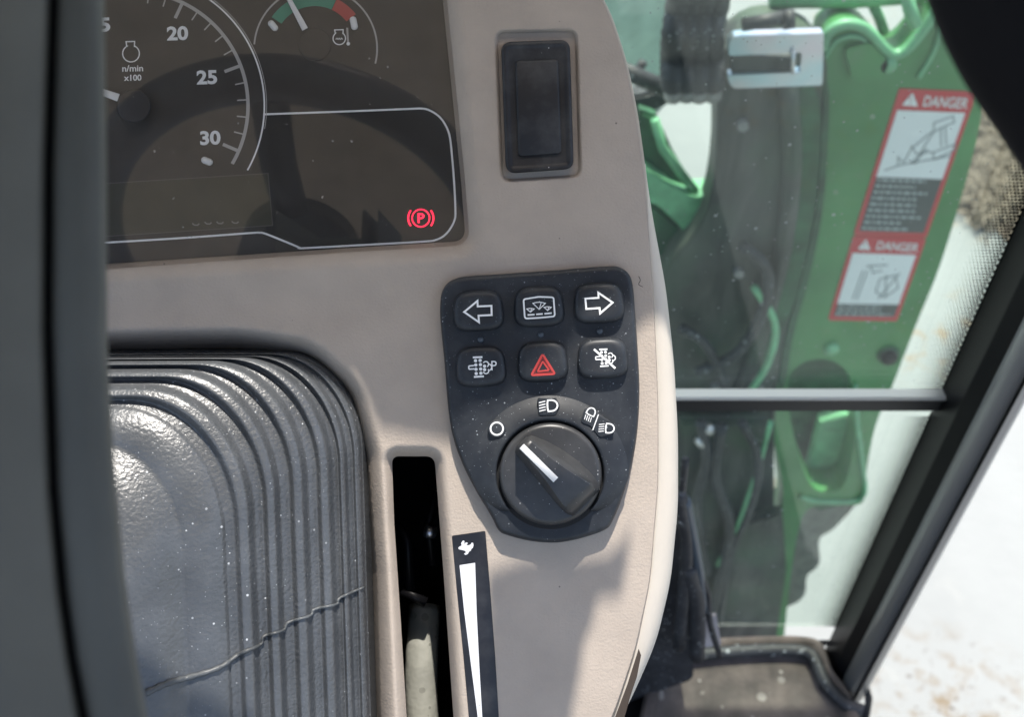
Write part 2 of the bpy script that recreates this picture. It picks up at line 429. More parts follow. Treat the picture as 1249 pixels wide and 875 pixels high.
def roof():
    loops = [outer, hole]; flat = [p for l in loops for p in l]; N = len(flat)
    tris = tessellate_polygon(loops); V = [(p.x, p.y, RZ) for p in flat] + [(p.x, p.y, RZ + .02) for p in flat]
    Fc = [t for t in tris] + [tuple(reversed([i + N for i in t])) for t in tris]; s = 0
    for l in loops:
        for i in range(len(l)):
            j = (i + 1) % len(l); Fc.append((s + i, s + j, N + s + j, N + s + i))
        s += len(l)
    return recalc(mesh('cab_roof', V, Fc, 'headliner', None))
structure(roof())
# added unseen bar, shaped so its shadow falls below the switch panel
hb = [(598, 690), (600, 720), (606, 1000), (680, 1000), (696, 880), (710, 806), (714, 767), (726, 743), (732, 712), (762, 706), (774, 625), (762, 650), (742, 668), (700, 676), (640, 674)]
# (the bar only starts under the panel's own shadow)
hb = [(p[0], p[1]) for p in hb]
hbw = [toroof(*p, 0) for p in hb]
th_ = thing('shadow_bar', 'flat bar added out of view in the roof opening to cast a shadow', 'shadow_caster', hbw[0], dash=False)  # made-up shadow caster, no such part known in the cab
nb = len(hbw); tr_ = tessellate_polygon([[Vector((p.x, p.y, 0)) for p in hbw]])
Vb = [(p.x, p.y, RZ + .004) for p in hbw] + [(p.x, p.y, RZ + .012) for p in hbw]
Fb = [t for t in tr_] + [tuple(reversed([i + nb for i in t])) for t in tr_] + [(i, (i + 1) % nb, nb + (i + 1) % nb, nb + i) for i in range(nb)]
recalc(mesh('shadow_bar_plate', Vb, Fb, 'satin', th_))

# ================================================================== DASH CONSOLE
def smin(a, b): return np.minimum(a, b)
def sdf(poly, X, Y):
    """signed distance (px), negative inside"""
    d = np.full(X.shape, 1e9); ins = np.zeros(X.shape, bool); n = len(poly)
    for i in range(n):
        x0, y0 = poly[i]; x1, y1 = poly[(i + 1) % n]; ex, ey = x1 - x0, y1 - y0; l2 = ex * ex + ey * ey
        if l2 < 1e-12: continue
        t = np.clip(((X - x0) * ex + (Y - y0) * ey) / l2, 0, 1)
        d = np.minimum(d, np.hypot(X - x0 - t * ex, Y - y0 - t * ey))
        if y0 != y1:
            c = ((y0 > Y) != (y1 > Y)) & (X < (x1 - x0) * (Y - y0) / (y1 - y0) + x0); ins ^= c
    return np.where(ins, -d, d)
CL = arcpoly([(-80, -80), (532, -80), (542, 20), (553, 130), (562, 220), (568, 294), (430, 302), (130, 322), (-80, 336)], [0, 0, 60, 60, 60, 16, 40, 30, 0])
SW = arcpoly([(607, 40), (701, 38), (706, 213), (614, 219)], 9)
BT = arcpoly([(-80, 428), (130, 428), (290, 425), (372, 436), (420, 480), (442, 560), (452, 700), (459, 940), (-80, 940)], [0, 10, 60, 60, 60, 60, 60, 0, 0])
SL = arcpoly([(478, 557), (530, 557), (541, 700), (552, 860), (558, 940), (500, 940), (489, 760), (481, 640)], [9, 12, 40, 40, 0, 0, 40, 40])
def fillet(d, w, depth):
    q = np.clip(d / w, 0, 1); return -depth * (1 - q) ** 2.0
def xr_outer(y):
    return np.interp(y, [-60, 0, 12, 73, 134, 204, 265, 350, 440, 530, 620, 710, 782, 836, 875, 960], [700, 737, 744, 764, 777, 787, 796, 812, 822, 827, 827, 818, 801, 778, 759, 700])
def xr_crease(y):
    return np.interp(y, [-60, 0, 12, 73, 134, 204, 265, 350, 420, 500, 590, 710, 794, 866, 960], [698, 735, 742, 762, 775, 785, 790, 796, 800, 803, 803, 793, 775, 751, 710])
def smooth1(a, k=9):
    ker = np.ones(k) / k; return np.convolve(np.pad(a, k // 2, mode='edge'), ker, 'valid')
def console_z(X, Y):
    Z = np.zeros(X.shape)
    Z += -1.6 * np.clip((X - 715) / 90, 0, 1) ** 2 * 2           # soft crown to the right
    Z += -2.2 * np.exp(-((Y - 372) / 42) ** 2) * np.clip((520 - X) / 120, 0, 1)   # hollow between cluster and boot
    dS = sdf(arcpoly([(600, 33), (706, 30), (711, 221), (606, 226)], 12), X, Y)
    Z += fillet(np.maximum(sdf(CL, X, Y), 0), 26, 7.5)
    Z += fillet(np.maximum(sdf(SW, X, Y), 0), 5, 2.6)
    Z += fillet(np.maximum(sdf(BT, X, Y), 0), 28, 22)
    Z += fillet(np.maximum(sdf(SL, X, Y), 0), 15, 7)
    return Z
console = thing('dash_console', 'beige grained plastic dash console holding the instruments and switch panel', 'dashboard')
def densify(P, step=3.0):
    out = []
    for i in range(len(P)):
        a = Vector(P[i][:2]); b = Vector(P[(i + 1) % len(P)][:2]); n = max(1, int((b - a).length / step))
        out += [tuple(a.lerp(b, k / n)) for k in range(n)]
    return out
def build_console():
    ys = np.arange(-46, 936, 2.0); nx = 470; u = np.linspace(0, 1, nx)
    xe = smooth1(xr_crease(ys), 21); X = -70 + (xe[:, None] + 70) * u[None, :]; Y = np.repeat(ys[:, None], nx, 1)
    gone = np.zeros(X.shape, bool); SNAP = []
    for P in (CL, BT, SL, SW):
        d = sdf(P, X, Y); e = .05
        gx = (sdf(P, X + e, Y) - sdf(P, X - e, Y)) / (2 * e); gy = (sdf(P, X, Y + e) - sdf(P, X, Y - e)) / (2 * e)
        sn = (np.abs(d) < 1.43) & (X < xe[:, None] - 4)
        SNAP.append((sn, P)); X = np.where(sn, X - d * gx, X); Y = np.where(sn, Y - d * gy, Y); gone |= (d < -1.43)
    Z = console_z(X, Y)
    for (sn, P), (w_, dp) in zip(SNAP, ((26, 7.5), (28, 22), (15, 7), (5, 2.6))):
        Z = np.where(sn, Z - fillet(np.maximum(sdf(P, X, Y), 0), w_, dp) - dp, Z)
    # roll-over columns on the right
    roll = [(1.5, -.15), (3.2, -.8), (4.4, -1.8), (5, -3), (5.2, -6), (5.3, -14), (5.3, -60)]
    cols = [X]; cz = [Z]
    for dx, dz in roll:
        cols.append(X[:, -1:] + dx - 3); cz.append(Z[:, -1:] + dz)
    X2 = np.hstack(cols); Z2 = np.hstack(cz); Y2 = np.hstack([Y] + [Y[:, -1:]] * len(roll))
    k = (D - Z2 / 1000) / F
    V = np.stack([(X2 - CX) * k, (CY - Y2) * k, Z2 / 1000], -1).reshape(-1, 3)
    rows, colsN = X2.shape
    keep = np.hstack([~gone] + [np.ones((rows, 1), bool)] * len(roll))
    idx = np.arange(rows * colsN).reshape(rows, colsN)
    a, b, c, d = idx[:-1, :-1], idx[:-1, 1:], idx[1:, 1:], idx[1:, :-1]
    kk = keep[:-1, :-1] & keep[:-1, 1:] & keep[1:, 1:] & keep[1:, :-1]
    Fq = np.stack([a[kk], d[kk], c[kk], b[kk]], -1)
    o = mesh('console_shell', V, Fq, 'beige', console, True)
    # smooth analytic normals round the openings, so that the rounded edges shade evenly
    PX = X.copy(); PY = Y.copy(); near = np.zeros(X.shape, bool); e = .25
    for P in (CL, BT, SL, SW):
        d = sdf(P, X, Y)
        gx = (sdf(P, X + e, Y) - sdf(P, X - e, Y)) / (2 * e); gy = (sdf(P, X, Y + e) - sdf(P, X, Y - e)) / (2 * e)
        gl = np.maximum(np.hypot(gx, gy), .3); push = np.clip(1.2 - d, 0, 4) * (d > -3)
        PX += gx / gl * push; PY += gy / gl * push; near |= (d < 8) & (d > -3)
    zx = (console_z(PX + e, PY) - console_z(PX - e, PY)) / (2 * e) * 3; zy = (console_z(PX, PY + e) - console_z(PX, PY - e)) / (2 * e) * 3
    Nn = np.stack([-zx, zy, np.ones_like(zx)], -1); Nn /= np.linalg.norm(Nn, axis=-1, keepdims=True)
    me = o.data; vn = np.zeros(len(me.vertices) * 3); me.vertex_normals.foreach_get('vector', vn); vn = vn.reshape(rows, colsN, 3)
    vn[:, :nx][near] = Nn[near]
    me.normals_split_custom_set_from_vertices(vn.reshape(-1, 3).tolist())
    return o
shell = build_console()
def lip(name, P, z0, zs, mat, grow=0.0):
    P = densify(P); nn = normals2(P); V = []; Fc = []; n = len(P)
    for z in zs:
        for (x, y), (a, b) in zip(P, nn): V.append(L(x - a * grow, y - b * grow, z))
    for r_ in range(len(zs) - 1):
        for i in range(n): j = (i + 1) % n; Fc.append((r_ * n + i, r_ * n + j, (r_ + 1) * n + j, (r_ + 1) * n + i))
    return recalc(mesh(name, V, Fc, mat, console, True))
lip('switch_lip', SW, 0, (-2.5, -3.4), 'beige', .15)
pillow('switch_recess', [(x, y) for x, y in arcpoly([(604, 37), (704, 35), (709, 216), (611, 222)], 9)], [(0, -3.6), (0, -2.9)], 'beige', console)
lip('cluster_lip', CL, 0, (-7.2, -11.5), 'beige', .15)
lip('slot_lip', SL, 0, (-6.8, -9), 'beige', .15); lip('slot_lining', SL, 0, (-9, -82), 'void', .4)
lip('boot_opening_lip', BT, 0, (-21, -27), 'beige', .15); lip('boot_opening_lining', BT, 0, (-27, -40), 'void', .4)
def build_side():
    ys = np.arange(200, 936, 3.0); xi = smooth1(xr_crease(ys), 15) - 4; xo = smooth1(xr_outer(ys), 15)
    prof = [(0, -5), (.0, -3.6), (.25, -3.0), (.6, -3.4), (.82, -5), (.95, -8.5), (1, -13), (1.0, -25), (.97, -90)]
    V = []; Fc = []
    for i, y in enumerate(ys):
        wd = xo[i] - xi[i]
        fade = min(1, max(0, (y - 215) / 60))
        for s, z in prof: V.append(L(xi[i] + wd * s, y, z - 1.5 * (1 - fade)))
    n = len(prof)
    for i in range(len(ys) - 1):
        for j in range(n - 1): Fc.append((i * n + j, (i + 1) * n + j, (i + 1) * n + j + 1, i * n + j + 1))
    return mesh('side_trim', V, Fc, 'beige_sunlit', console, True, 'beige side trim strip along the right edge, coloured paler as sunlit')
build_side()
# dark gap where the shell ends low on the right
fillpoly('trim_gap', [(779, 792), (782, 800), (777, 826), (769, 850), (759, 885), (740, 910), (750, 876), (765, 836)], .1, plain('brown_gap', (.05, .035, .025, 1), .7), console)
# void box behind the openings
def voidbox(name, pts, z, parent, mat='void'):
    V = [L(x, y, z) for x, y in pts] + [L(x, y, z - 2) for x, y in pts]; n = len(pts)
    Fc = [tuple(range(n)), tuple(reversed(range(n, 2 * n)))] + [(i, (i + 1) % n, n + (i + 1) % n, n + i) for i in range(n)]
    return recalc(mesh(name, V, Fc, mat, parent))
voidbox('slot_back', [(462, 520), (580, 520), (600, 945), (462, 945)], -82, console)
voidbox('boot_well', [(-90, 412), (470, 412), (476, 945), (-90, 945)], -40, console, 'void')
# tiny hair scratch beside the panel
tube('scratch_mark', [L(x, y, .1) for x, y in catmull([(779, 337), (781, 342), (779, 347), (784, 350)], seg=4)], .00012, 'seam', console, 5)

# sticker
st = pillow('speed_sticker', arcpoly([(551, 654), (592, 648), (598, 720), (604, 800), (612, 935), (577, 935), (565, 800), (557, 720)], [2, 2, 0, 0, 0, 0, 0, 0]), [(0, .02), (0.2, .28)], 'sticker', console,
            'black speed sticker with white tapering wedge and running rabbit')
fillpoly('speed_wedge', [(560.5, 690), (579.5, 687), (581.5, 750), (585, 820), (588.5, 880), (590, 935), (589, 935), (582, 870), (573, 800), (566, 745)], .34, 'stickerw', st)
rab = [(520 + x / 4.375, 480 + y / 4.375) for x, y in [(170,826),(178,818),(188,814),(186,800),(196,786),(204,790),(202,806),(212,796),(222,800),(214,812),(228,812),(238,806),(242,798),(250,800),(252,812),(248,826),(240,832),(236,842),(228,846),(222,858),(210,864),(200,858),(212,850),(206,842),(194,838),(184,836),(174,834)]]
fillpoly('rabbit_symbol', rab, .34, 'stickerw', st)

for pts_, rr in (([(484, 640), (497, 660), (500, 720)], .0022), ([(533, 600), (522, 640), (528, 690)], .0018), ([(490, 720), (520, 735)], .0025)):
    tube('inner_linkage', [L(x, y, -40) for x, y in pts_], rr, 'satin', console, 8)
tube('inner_linkage', [L(519, 648, -34), L(530, 650, -36)], .0028, 'chrome', console, 10, 'dull metal pin deep in the slot')
# lever rod in the slot
lever = thing('speed_lever', 'pale worn rod standing down in the black slot beside the rubber boot', 'lever', L(512, 900, -45))
rodp = [L(519, 975, -38), L(516, 885, -45), L(514, 835, -49), L(515, 790, -54), L(518, 740, -62)]
tube('rod', catmull(rodp, seg=6), .0074, grained('worn_rod', (.22, .22, .19, 1), .6, 150, .8, .001, dust=.35, dscale=170, dsize=.38, dcol=(.12, .12, .10, 1), mott=.35), lever, 20)

# ================================================================== INSTRUMENT CLUSTER
clu = thing('instrument_cluster', 'dark instrument cluster with tachometer, temperature gauge and red parking lamp', 'instrument panel', L(350, 310, -9))
face = pillow('dial_face', arcpoly([(-80, -80), (540, -80), (549, 20), (560, 130), (569, 220), (575, 302), (430, 309), (130, 330), (-80, 344)], 4), [(0, -12.5), (0, -9)], 'dial', clu)
ZP = -8.85
# tachometer
ribbon('scale_ring', arc(163, 129, 139.5, 102, -30.5, 70), 4.2, ZP, 'printdim', clu, label='grey tachometer scale ring')
ribbon('dial_rim', arc(163, 129, 159.5, 100, -29.5, 70), 2.0, ZP + .3, 'print', clu, label='thin silver outer ring of the tachometer')
ribbon('dial_rim', arc(163, 129, 162.2, 100, -10, 70), .9, ZP + .3, 'printdim', clu)
for k in range(-2, 11):
    a = math.radians(64.7 - 8.8 * k); maj = k % 5 == 0
    r0 = 118.5 if maj else 126.5
    ribbon('scale_tick', [(163 + r0 * math.cos(a), 129 - r0 * math.sin(a)), (163 + 137.4 * math.cos(a), 129 - 137.4 * math.sin(a))], 4.0 if maj else 1.7, ZP + .02, 'printdim' if not maj else 'printdim', clu)
for s, x, y, wd in (('15', 122, 30, 25), ('20', 216.5, 40.3, 26), ('25', 252.3, 94, 25), ('30', 256.5, 168, 25)):
    text('scale_number', s, x, y, 17.5, ZP, 'print', clu, wid=wd, bold=.035, rot=2)
text('unit_text', 'n/min', 161.8, 83, 8.0, ZP, 'print', clu, wid=25.5, bold=.02, rot=1)
text('unit_text', 'x100', 161.8, 94.5, 7.6, ZP, 'print', clu, wid=21.5, bold=.025, rot=1)
eng = [(153.2, 57.5), (153.2, 51), (151.4, 51), (151.4, 50.2), (164.6, 50.2), (164.6, 51), (163.6, 51), (163.8, 57.5)]
a0 = arc(159.8, 65, 10.3, 38 + 90 - 5, 38 + 90 - 5 + 285, 30)
ribbon('engine_symbol', [(154.5, 56)] + [(153.8, 50.5), (164.2, 50.2), (164.0, 56.2)] + arc(159.8, 65, 10.2, 62, -242, 34) + [(154.5, 56)], 1.5, ZP, 'print', clu)
def disc(name, cx, cy, r, z0, z1, mat, parent, bev=2, seg=40, label=None):
    return pillow(name, arc(cx, cy, r, 0, 360 - 360 / seg, seg - 1), rnd(bev, z0, z1), mat, parent, label)
nd_ = grained('needle_hub', (.024, .021, .021, 1), .45, 900, .05, dust=.08, dscale=400, dcol=(.2, .2, .2, 1), dsize=.12)
disc('needle_hub', 163.5, 129, 20.5, -9, -5.2, nd_, clu, 2.2)
def quadprism(name, pts, z0, z1, mat, parent, label=None):
    return pillow(name, pts, [(0, z0), (0, z1 - .2), (.7, z1)], mat, parent, label)
quadprism('needle', [(146, 114.5), (143, 123.5), (60, 92), (61, 88)], -6.8, -6.1, 'pointer', clu, 'white tachometer needle')
def peg(x, y, ang, ln=9, r=4.1):
    c, s = math.cos(math.radians(ang)), -math.sin(math.radians(ang)); seg = []
    for i in range(13): a = math.pi / 2 + math.pi * i / 12; seg.append((-ln / 2 + r * math.cos(a), r * math.sin(a)))
    for i in range(13): a = -math.pi / 2 + math.pi * i / 12; seg.append((ln / 2 + r * math.cos(a), r * math.sin(a)))
    pillow('stop_peg', [(x + p * c - q * s * -1 * -1, y + p * s + q * c) for p, q in seg], rnd(3.4, -9, -6.8), 'pointer', clu)
peg(252.5, 196.5, -22, 6.5, 4.2); peg(333, 31, -50, 7, 4); peg(431.5, 28, -78, 8.5, 4.2)
# temperature gauge
ribbon('gauge_rim', arc(385, 59, 75, 176, -14, 60), 2.1, ZP, 'printdim', clu)
def band(name, cx, cy, r0, r1, a0, a1, z, mat, n=30):
    o = arc(cx, cy, r1, a0, a1, n); i = arc(cx, cy, r0, a0, a1, n); V = [L(*p, z) for p in o + i]; m = n + 1
    return mesh(name, V, [(k, k + 1, m + k + 1, m + k) for k in range(n)], mat, clu)
band('green_zone', 384, 56, 49, 63.5, 146, 65.5, ZP, 'gaugegreen'); band('red_zone', 384, 56, 49, 63.5, 65, 38, ZP, 'gaugered')
disc('needle_hub', 384, 54, 20, -9, -8.3, MT['dial'], clu, 1.0)
quadprism('needle', [(368.7, 37.2), (375.6, 33.6), (352, -8), (330, -60), (326, -60), (349, -2)], -7.4, -6.6, 'pointer', clu, 'white needle of the temperature gauge')
ribbon('coolant_symbol', [(409, 40.5), (408.2, 36.2), (418.6, 35.8), (418.4, 40)] + arc(413.8, 46.5, 7.6, 55, -235, 26) + [(409, 40.5)], 1.3, ZP, 'print', clu)
ribbon('coolant_symbol', [(409.5, 48), (411, 46), (412.4, 48), (413.8, 46), (415.2, 48), (416.6, 46), (418, 48)], .8, ZP, 'print', clu)
ribbon('thermometer_symbol', [(423.5, 33.5), (424.6, 54)], 2.4, ZP, 'printdim', clu); fillpoly('thermometer_symbol', arc(424.8, 53, 2.2, 0, 345, 20), ZP + .02, 'print', clu)
# status screen with silver frame line
scr = [(324, 140), (512, 134), (531, 141), (546, 165), (552, 224), (553.5, 260), (547, 279), (531, 292), (372, 301), (357, 296.5), (326, 284), (306, 212), (318, 176)]
fillpoly('status_screen', scr, ZP - .06, 'screen', clu)
fl_ = catmull([(321, 139.3), (420, 135.8), (500, 132.6), (513, 132.2), (522, 133.6), (533, 139.8), (541, 148.5), (548, 164), (551.3, 190), (554, 224), (555.5, 258), (554.2, 269), (548.5, 280), (541, 288), (532, 292.5), (518, 294.6), (450, 298.5), (373, 302.6), (366, 302.4), (357, 298.5), (324, 285.2), (316, 284), (308, 284.1), (220, 290.5), (126, 296.2), (20, 302.5)], seg=5)
ribbon('frame_line', fl_, 2.4, ZP + .25, 'print', clu, label='silver frame line around the status screen')
lcd = fillpoly('lcd_panel', [(20, 230), (327, 211), (333, 275), (20, 296)], ZP - .04, 'lcd', clu)
ribbon('lcd_border', [(20, 230.5), (327, 211.5), (332.5, 275), (20, 295.5)], .9, ZP, plain('lcd_edge', (.10, .09, .085, 1), .4), clu)
dimp = plain('faint_lcd_mark', (.22, .20, .19, 1), .5)
for x, y in ((239, 274.5), (254, 273), (268.5, 272.5), (287, 272)):
    ribbon('lcd_mark', [(x - 4.5, y - 2.2), (x - 2, y), (x + 2, y + .2), (x + 4, y - 1.8)], 1.6, ZP + .01, dimp, clu)
# parking lamp
ribbon('parking_lamp', arc(513.3, 266, 10.6, 0, 360, 40), 1.7, ZP + .1, 'lamp', clu, label='lit red parking brake lamp, ring')
ribbon('parking_lamp', [arc(513.3, 266, 15.4, 142, 218, 14), arc(513.3, 266, 15.4, -38, 38, 14)], 2.1, ZP + .1, 'lamp', clu)
text('parking_lamp', 'P', 513.6, 266, 12.0, ZP + .12, 'lamp', clu, wid=8.4, bold=.02)
# clear lens over it all
pillow('lens', arcpoly([(-80, -80), (538, -80), (547, 20), (558, 130), (567, 220), (573, 300), (430, 307), (130, 328), (-80, 342)], 3), [(0, -4.9), (0, -4.7)], 'lens', clu)

# ================================================================== BLANK ROCKER SWITCH
bs = thing('blank_switch', 'black rectangular blanking switch set in the dash above the switch panel', 'switch', L(656, 130, -2))
fr = pillow('bezel', arcpoly([(611, 51), (695, 48), (700, 206), (617, 212)], 13, 10), [(0, -4), (0, 1.2), (.7, 2.1), (2.2, 2.7), (5, 2.8), (7, 2.4), (9, 2.2)], 'switch', bs)
pillow('rocker_cap', arcpoly([(628, 74), (681, 72), (685, 187), (632, 191)], 6, 8), [(0, 1.8), (0, 2.6), (.9, 3.2), (2.6, 3.4)], 'switch', bs)

# ================================================================== SWITCH PANEL
sp = thing('switch_panel', 'slate black rubber switch panel with six push buttons and a rotary light knob', 'switch panel', L(657, 655, 0))
PO = catmull([(545, 346.5), (556, 340), (574, 336.8), (605, 334.7), (680, 329.5), (738, 325), (755, 326), (767, 334.5), (772, 350), (775, 385), (778, 430), (780, 480), (777, 530), (769, 575), (757, 613), (746, 638), (739, 646), (722, 653), (696, 660), (672, 662.5), (645, 660), (618, 653), (608, 647), (598, 628), (580, 598), (564, 566), (553, 535), (547, 500), (542, 440), (537.5, 395), (537, 374), (538.8, 358)], True, 8)
PO = [(p.x, p.y) for p in PO]
ZT = 6.0
hz = pillow('housing', PO, [(0, -2), (0, 1.6), (.3, 3.8), (1.2, 5.0), (2.6, 5.7), (4.8, ZT), (7.0, ZT)], 'rubber', sp)
# groove line round the face
def collar():
    V = []; Fc = []; N = 120; rad = [(0, .0), (.25, .35), (.6, .85), (.88, .98), (1, 1), (1.02, .5), (1.03, -.3)]
    for i in range(N + 1):
        a = -42 + 264 * i / N
        e = min(1, (a + 42) / 40, (222 - a) / 40); e = max(0, e) ** .7
        ro = 68.5 + 27.5 * e; ri = 66.0
        for s, h in rad:
            r = ro + (ri - ro) * min(s, 1); 
            if s > 1: r = ri - (s - 1) * 30
            V.append(L(671 + r * math.cos(math.radians(a)), 578.5 - r * math.sin(math.radians(a)), ZT - .05 + 3.0 * h * (.45 + .55 * e)))
    m = len(rad)
    for i in range(N):
        for j in range(m - 1): Fc.append((i * m + j, (i + 1) * m + j, (i + 1) * m + j + 1, i * m + j + 1))
    return recalc(mesh('knob_collar', V, Fc, 'rubber', sp, True))
collar()
# push buttons
def squircle(cx, cy, w_, h_, rot, n=3.4, N=56, top=1.0):
    out = []
    for i in range(N):
        a = 2 * math.pi * i / N; c, s = math.cos(a), math.sin(a)
        x = math.copysign(abs(c) ** (2 / n), c) * w_ / 2; y = math.copysign(abs(s) ** (2 / n), s) * h_ / 2
        x *= 1 + .06 * y / (h_ / 2)
        r = math.radians(rot); out.append((cx + x * math.cos(r) + y * math.sin(r), cy - x * math.sin(r) + y * math.cos(r)))
    return out
ZB = ZT + 4.0
def button(cx, cy, lab):
    return pillow('push_button', squircle(cx, cy, 60, 49, 3), [(-1.2, ZT - .4), (-.6, ZT + .1), (0, ZT + 1.6), (.8, ZT + 2.7), (2.4, ZT + 3.4), (5, ZT + 3.85), (9, ZB), (12.5, ZB - .05), (16, ZB - .12)], 'rubber', sp, lab, sharp=60, scale=27.5)
B = {}
for key, x, y, lab in (('l', 583.5, 379.5, 'button with white left arrow'), ('w', 657.5, 374.5, 'button with white wiper window symbol'), ('r', 730.5, 370, 'button with white right arrow'),
                       ('p', 586.5, 447.5, 'button with exhaust filter symbol and letter P'), ('h', 662, 441.5, 'button with red hazard triangle'), ('n', 735, 437.5, 'button with crossed-out exhaust filter symbol')):
    B[key] = button(x, y, lab)
ZI = ZB + .07
ribbon('arrow_symbol', [(566.2, 380.7), (582.3, 367.2), (582.7, 373.9), (599.4, 373.2), (599.7, 384.4), (583.7, 385.2), (584.2, 393.2), (566.2, 380.7)], 2.3, ZI, 'print', B['l'])
ribbon('arrow_symbol', [(714.0, 364.4), (730.0, 363.4), (729.8, 357.2), (747.2, 369.2), (732, 382.4), (731.3, 375.9), (715.1, 377), (714.0, 364.4)], 2.3, ZI, 'print', B['r'])
W = B['w']
ribbon('wiper_symbol', [(x, y) for x, y in arcpoly([(638.5, 365.2), (657, 362.2), (675.2, 362.8), (676.8, 386), (658, 387.8), (640.2, 388.8)], [3, 20, 3, 3, 20, 3], 4)], 2.0, ZI, 'print', W, closed=True)
def fan(ax, ay, hw, hh):
    top = [(ax - hw + 2 * hw * i / 8, ay - hh - .18 * hh * math.sin(math.pi * i / 8)) for i in range(9)]
    ribbon('wiper_symbol', [(ax, ay)] + top + [(ax, ay)], 1.15, ZI, 'print', W); ribbon('wiper_symbol', [(ax, ay), (ax + .32 * hw, ay - hh * 1.05)], 1.0, ZI + .03, 'print', W)
fan(657.6, 377.5, 7.6, 7.4); fan(647, 380.8, 4.5, 3.8); fan(668, 378.8, 4.4, 3.8)
ribbon('wiper_symbol', [[(643.5, 384.4), (652, 383.8)], [(654, 383.6), (662, 383.0)], [(664, 382.9), (673, 382.0)]], 2.0, ZI, 'print', W)
def filt(cx, cy, par, s=1.0, P=True, z=ZI):
    f = lambda x, y: (cx + x * s, cy + y * s)
    segs = [[f(-9.5, -13.6), f(2.2, -14)], [f(-8.2, 10.3), f(4, 9.5)]]
    ribbon('filter_symbol', segs, 2.2 * s, z, 'print', par)
    ribbon('filter_symbol', [[f(-14.5, -3.1), f(-8, -3.7)], [f(-14.3, .8), f(-7.6, .4)], [f(-14.5, -3.1), f(-14.3, .8)]], 1.7 * s, z, 'print', par)
    V = []; Fc = []
    for x, y in ((-6.2, -9.6), (-.6, -9.9), (-5.9, -4.4), (-.2, -4.8), (-5.6, .9), (.1, .5), (-5.3, 6.1), (.4, 5.7), (4.8, -2.9), (4.9, 1.4)):
        b0 = len(V)
        for k in range(12): a = 2 * math.pi * k / 12; q = f(x + 2.05 * math.cos(a), y + 2.05 * math.sin(a)); V.append(L(q[0], q[1], z + .05))
        Fc.append(tuple(range(b0, b0 + 12)))
    mesh('filter_symbol', V, Fc, 'print', par)
    ribbon('filter_symbol', [[f(*p) for p in arc(6.3, -5.2, 3.4, 150, -60, 12)], [f(*p) for p in arc(9.6, -1.6, 3.9, 95, -85, 12)], [f(*p) for p in arc(6.6, 2.9, 3.3, 40, -160, 12)]], 1.5 * s, z + .02, 'print', par)
    if P: text('filter_symbol', 'P', cx + 16.4 * s, cy - 3.6 * s, 11.5, z, 'print', par, wid=6.6, bold=0, rot=1)
filt(586.2, 449.8, B['p']); filt(739.0, 438.2, B['n'], .86, False)
ribbon('slash_symbol', [(724.5, 426.2), (750.5, 449.5)], 2.6, ZI + .12, 'print', B['n'])
Hh = B['h']
tri = lambda cx, top, bot, hw, r: arcpoly([(cx - .5, top), (cx + hw + .4, bot - .8), (cx - hw, bot + .8)], r, 3)
ribbon('hazard_symbol', tri(662.3, 432.3, 457.1, 14.2, 1.5), 2.6, ZI, 'red', Hh, closed=True)
ribbon('hazard_symbol', tri(662.5, 441, 452.6, 6.8, .8), 2.0, ZI, 'red', Hh, closed=True)
ribbon('hazard_symbol', tri(662.3, 436.6, 455, 10.6, 1), .8, ZI - .01, plain('dim_red', (.25, .02, .02, 1), .5), Hh, closed=True)
for x, y in ((586, 414.5), (659.5, 408.5), (731.5, 404.2)):
    disc('indicator_lamp', x, y, 3.9, ZT - .2, ZT + .9, 'led', sp, 2.6, 20)
# symbols round the knob, each on a small raised pad
ZC = ZT + 1.6
def pad(pts, z1, r=3): return pillow('symbol_pad', arcpoly(pts, r, 4), rnd(1.3, ZT - .1, z1), 'rubber', sp)
p1 = pad(arc(606, 523.5, 11, 0, 345, 22), ZT + 3.2, 0)
ribbon('off_symbol', arc(606, 523.2, 7.6, 0, 360, 36), 2.0, ZT + 3.28, 'print', p1, label='white ring symbol at the left of the knob')
def beam(cx, cy, s, rot, par, z, mir=1, nl=5):
    r = math.radians(rot)
    def f(x, y): x *= s * mir; y *= s; return (cx + x * math.cos(r) + y * math.sin(r), cy - x * math.sin(r) + y * math.cos(r))
    d = [f(0, -7), f(4, -7)] + [f(4 + 8 * math.sin(math.radians(t)), -7 * math.cos(math.radians(t))) for t in range(15, 180, 15)] + [f(4, 7), f(0, 7), f(-.8, 3), f(-.8, -3), f(0, -7)]
    ribbon('beam_symbol', d, 1.7 * s + .3, z, 'print', par)
    ribbon('beam_symbol', [[f(-3.2, y), f(-11.5, y + 1.6)] for y in (-6.0, -2.4, 1.2, 4.8)][:nl], 1.25 * s, z, 'print', par)
p2 = pad([(655, 485), (678, 485), (683, 495), (678, 507), (657, 508)], ZT + 3.2, 4); beam(668.5, 495.2, .96, 3, p2, ZT + 3.28)
p3 = pad([(713, 498), (725, 497), (729, 505), (744, 514), (750, 521), (746, 531), (731, 534), (720, 520), (708, 516)], ZT + 3.2, 4)
beam(719.5, 506, .72, 62, p3, ZT + 3.28, 1); beam(739.5, 522.5, .80, -5, p3, ZT + 3.28)
ribbon('slash_symbol', [(730.0, 505.8), (723.0, 525)], 1.2, ZT + 3.31, 'print', p3)
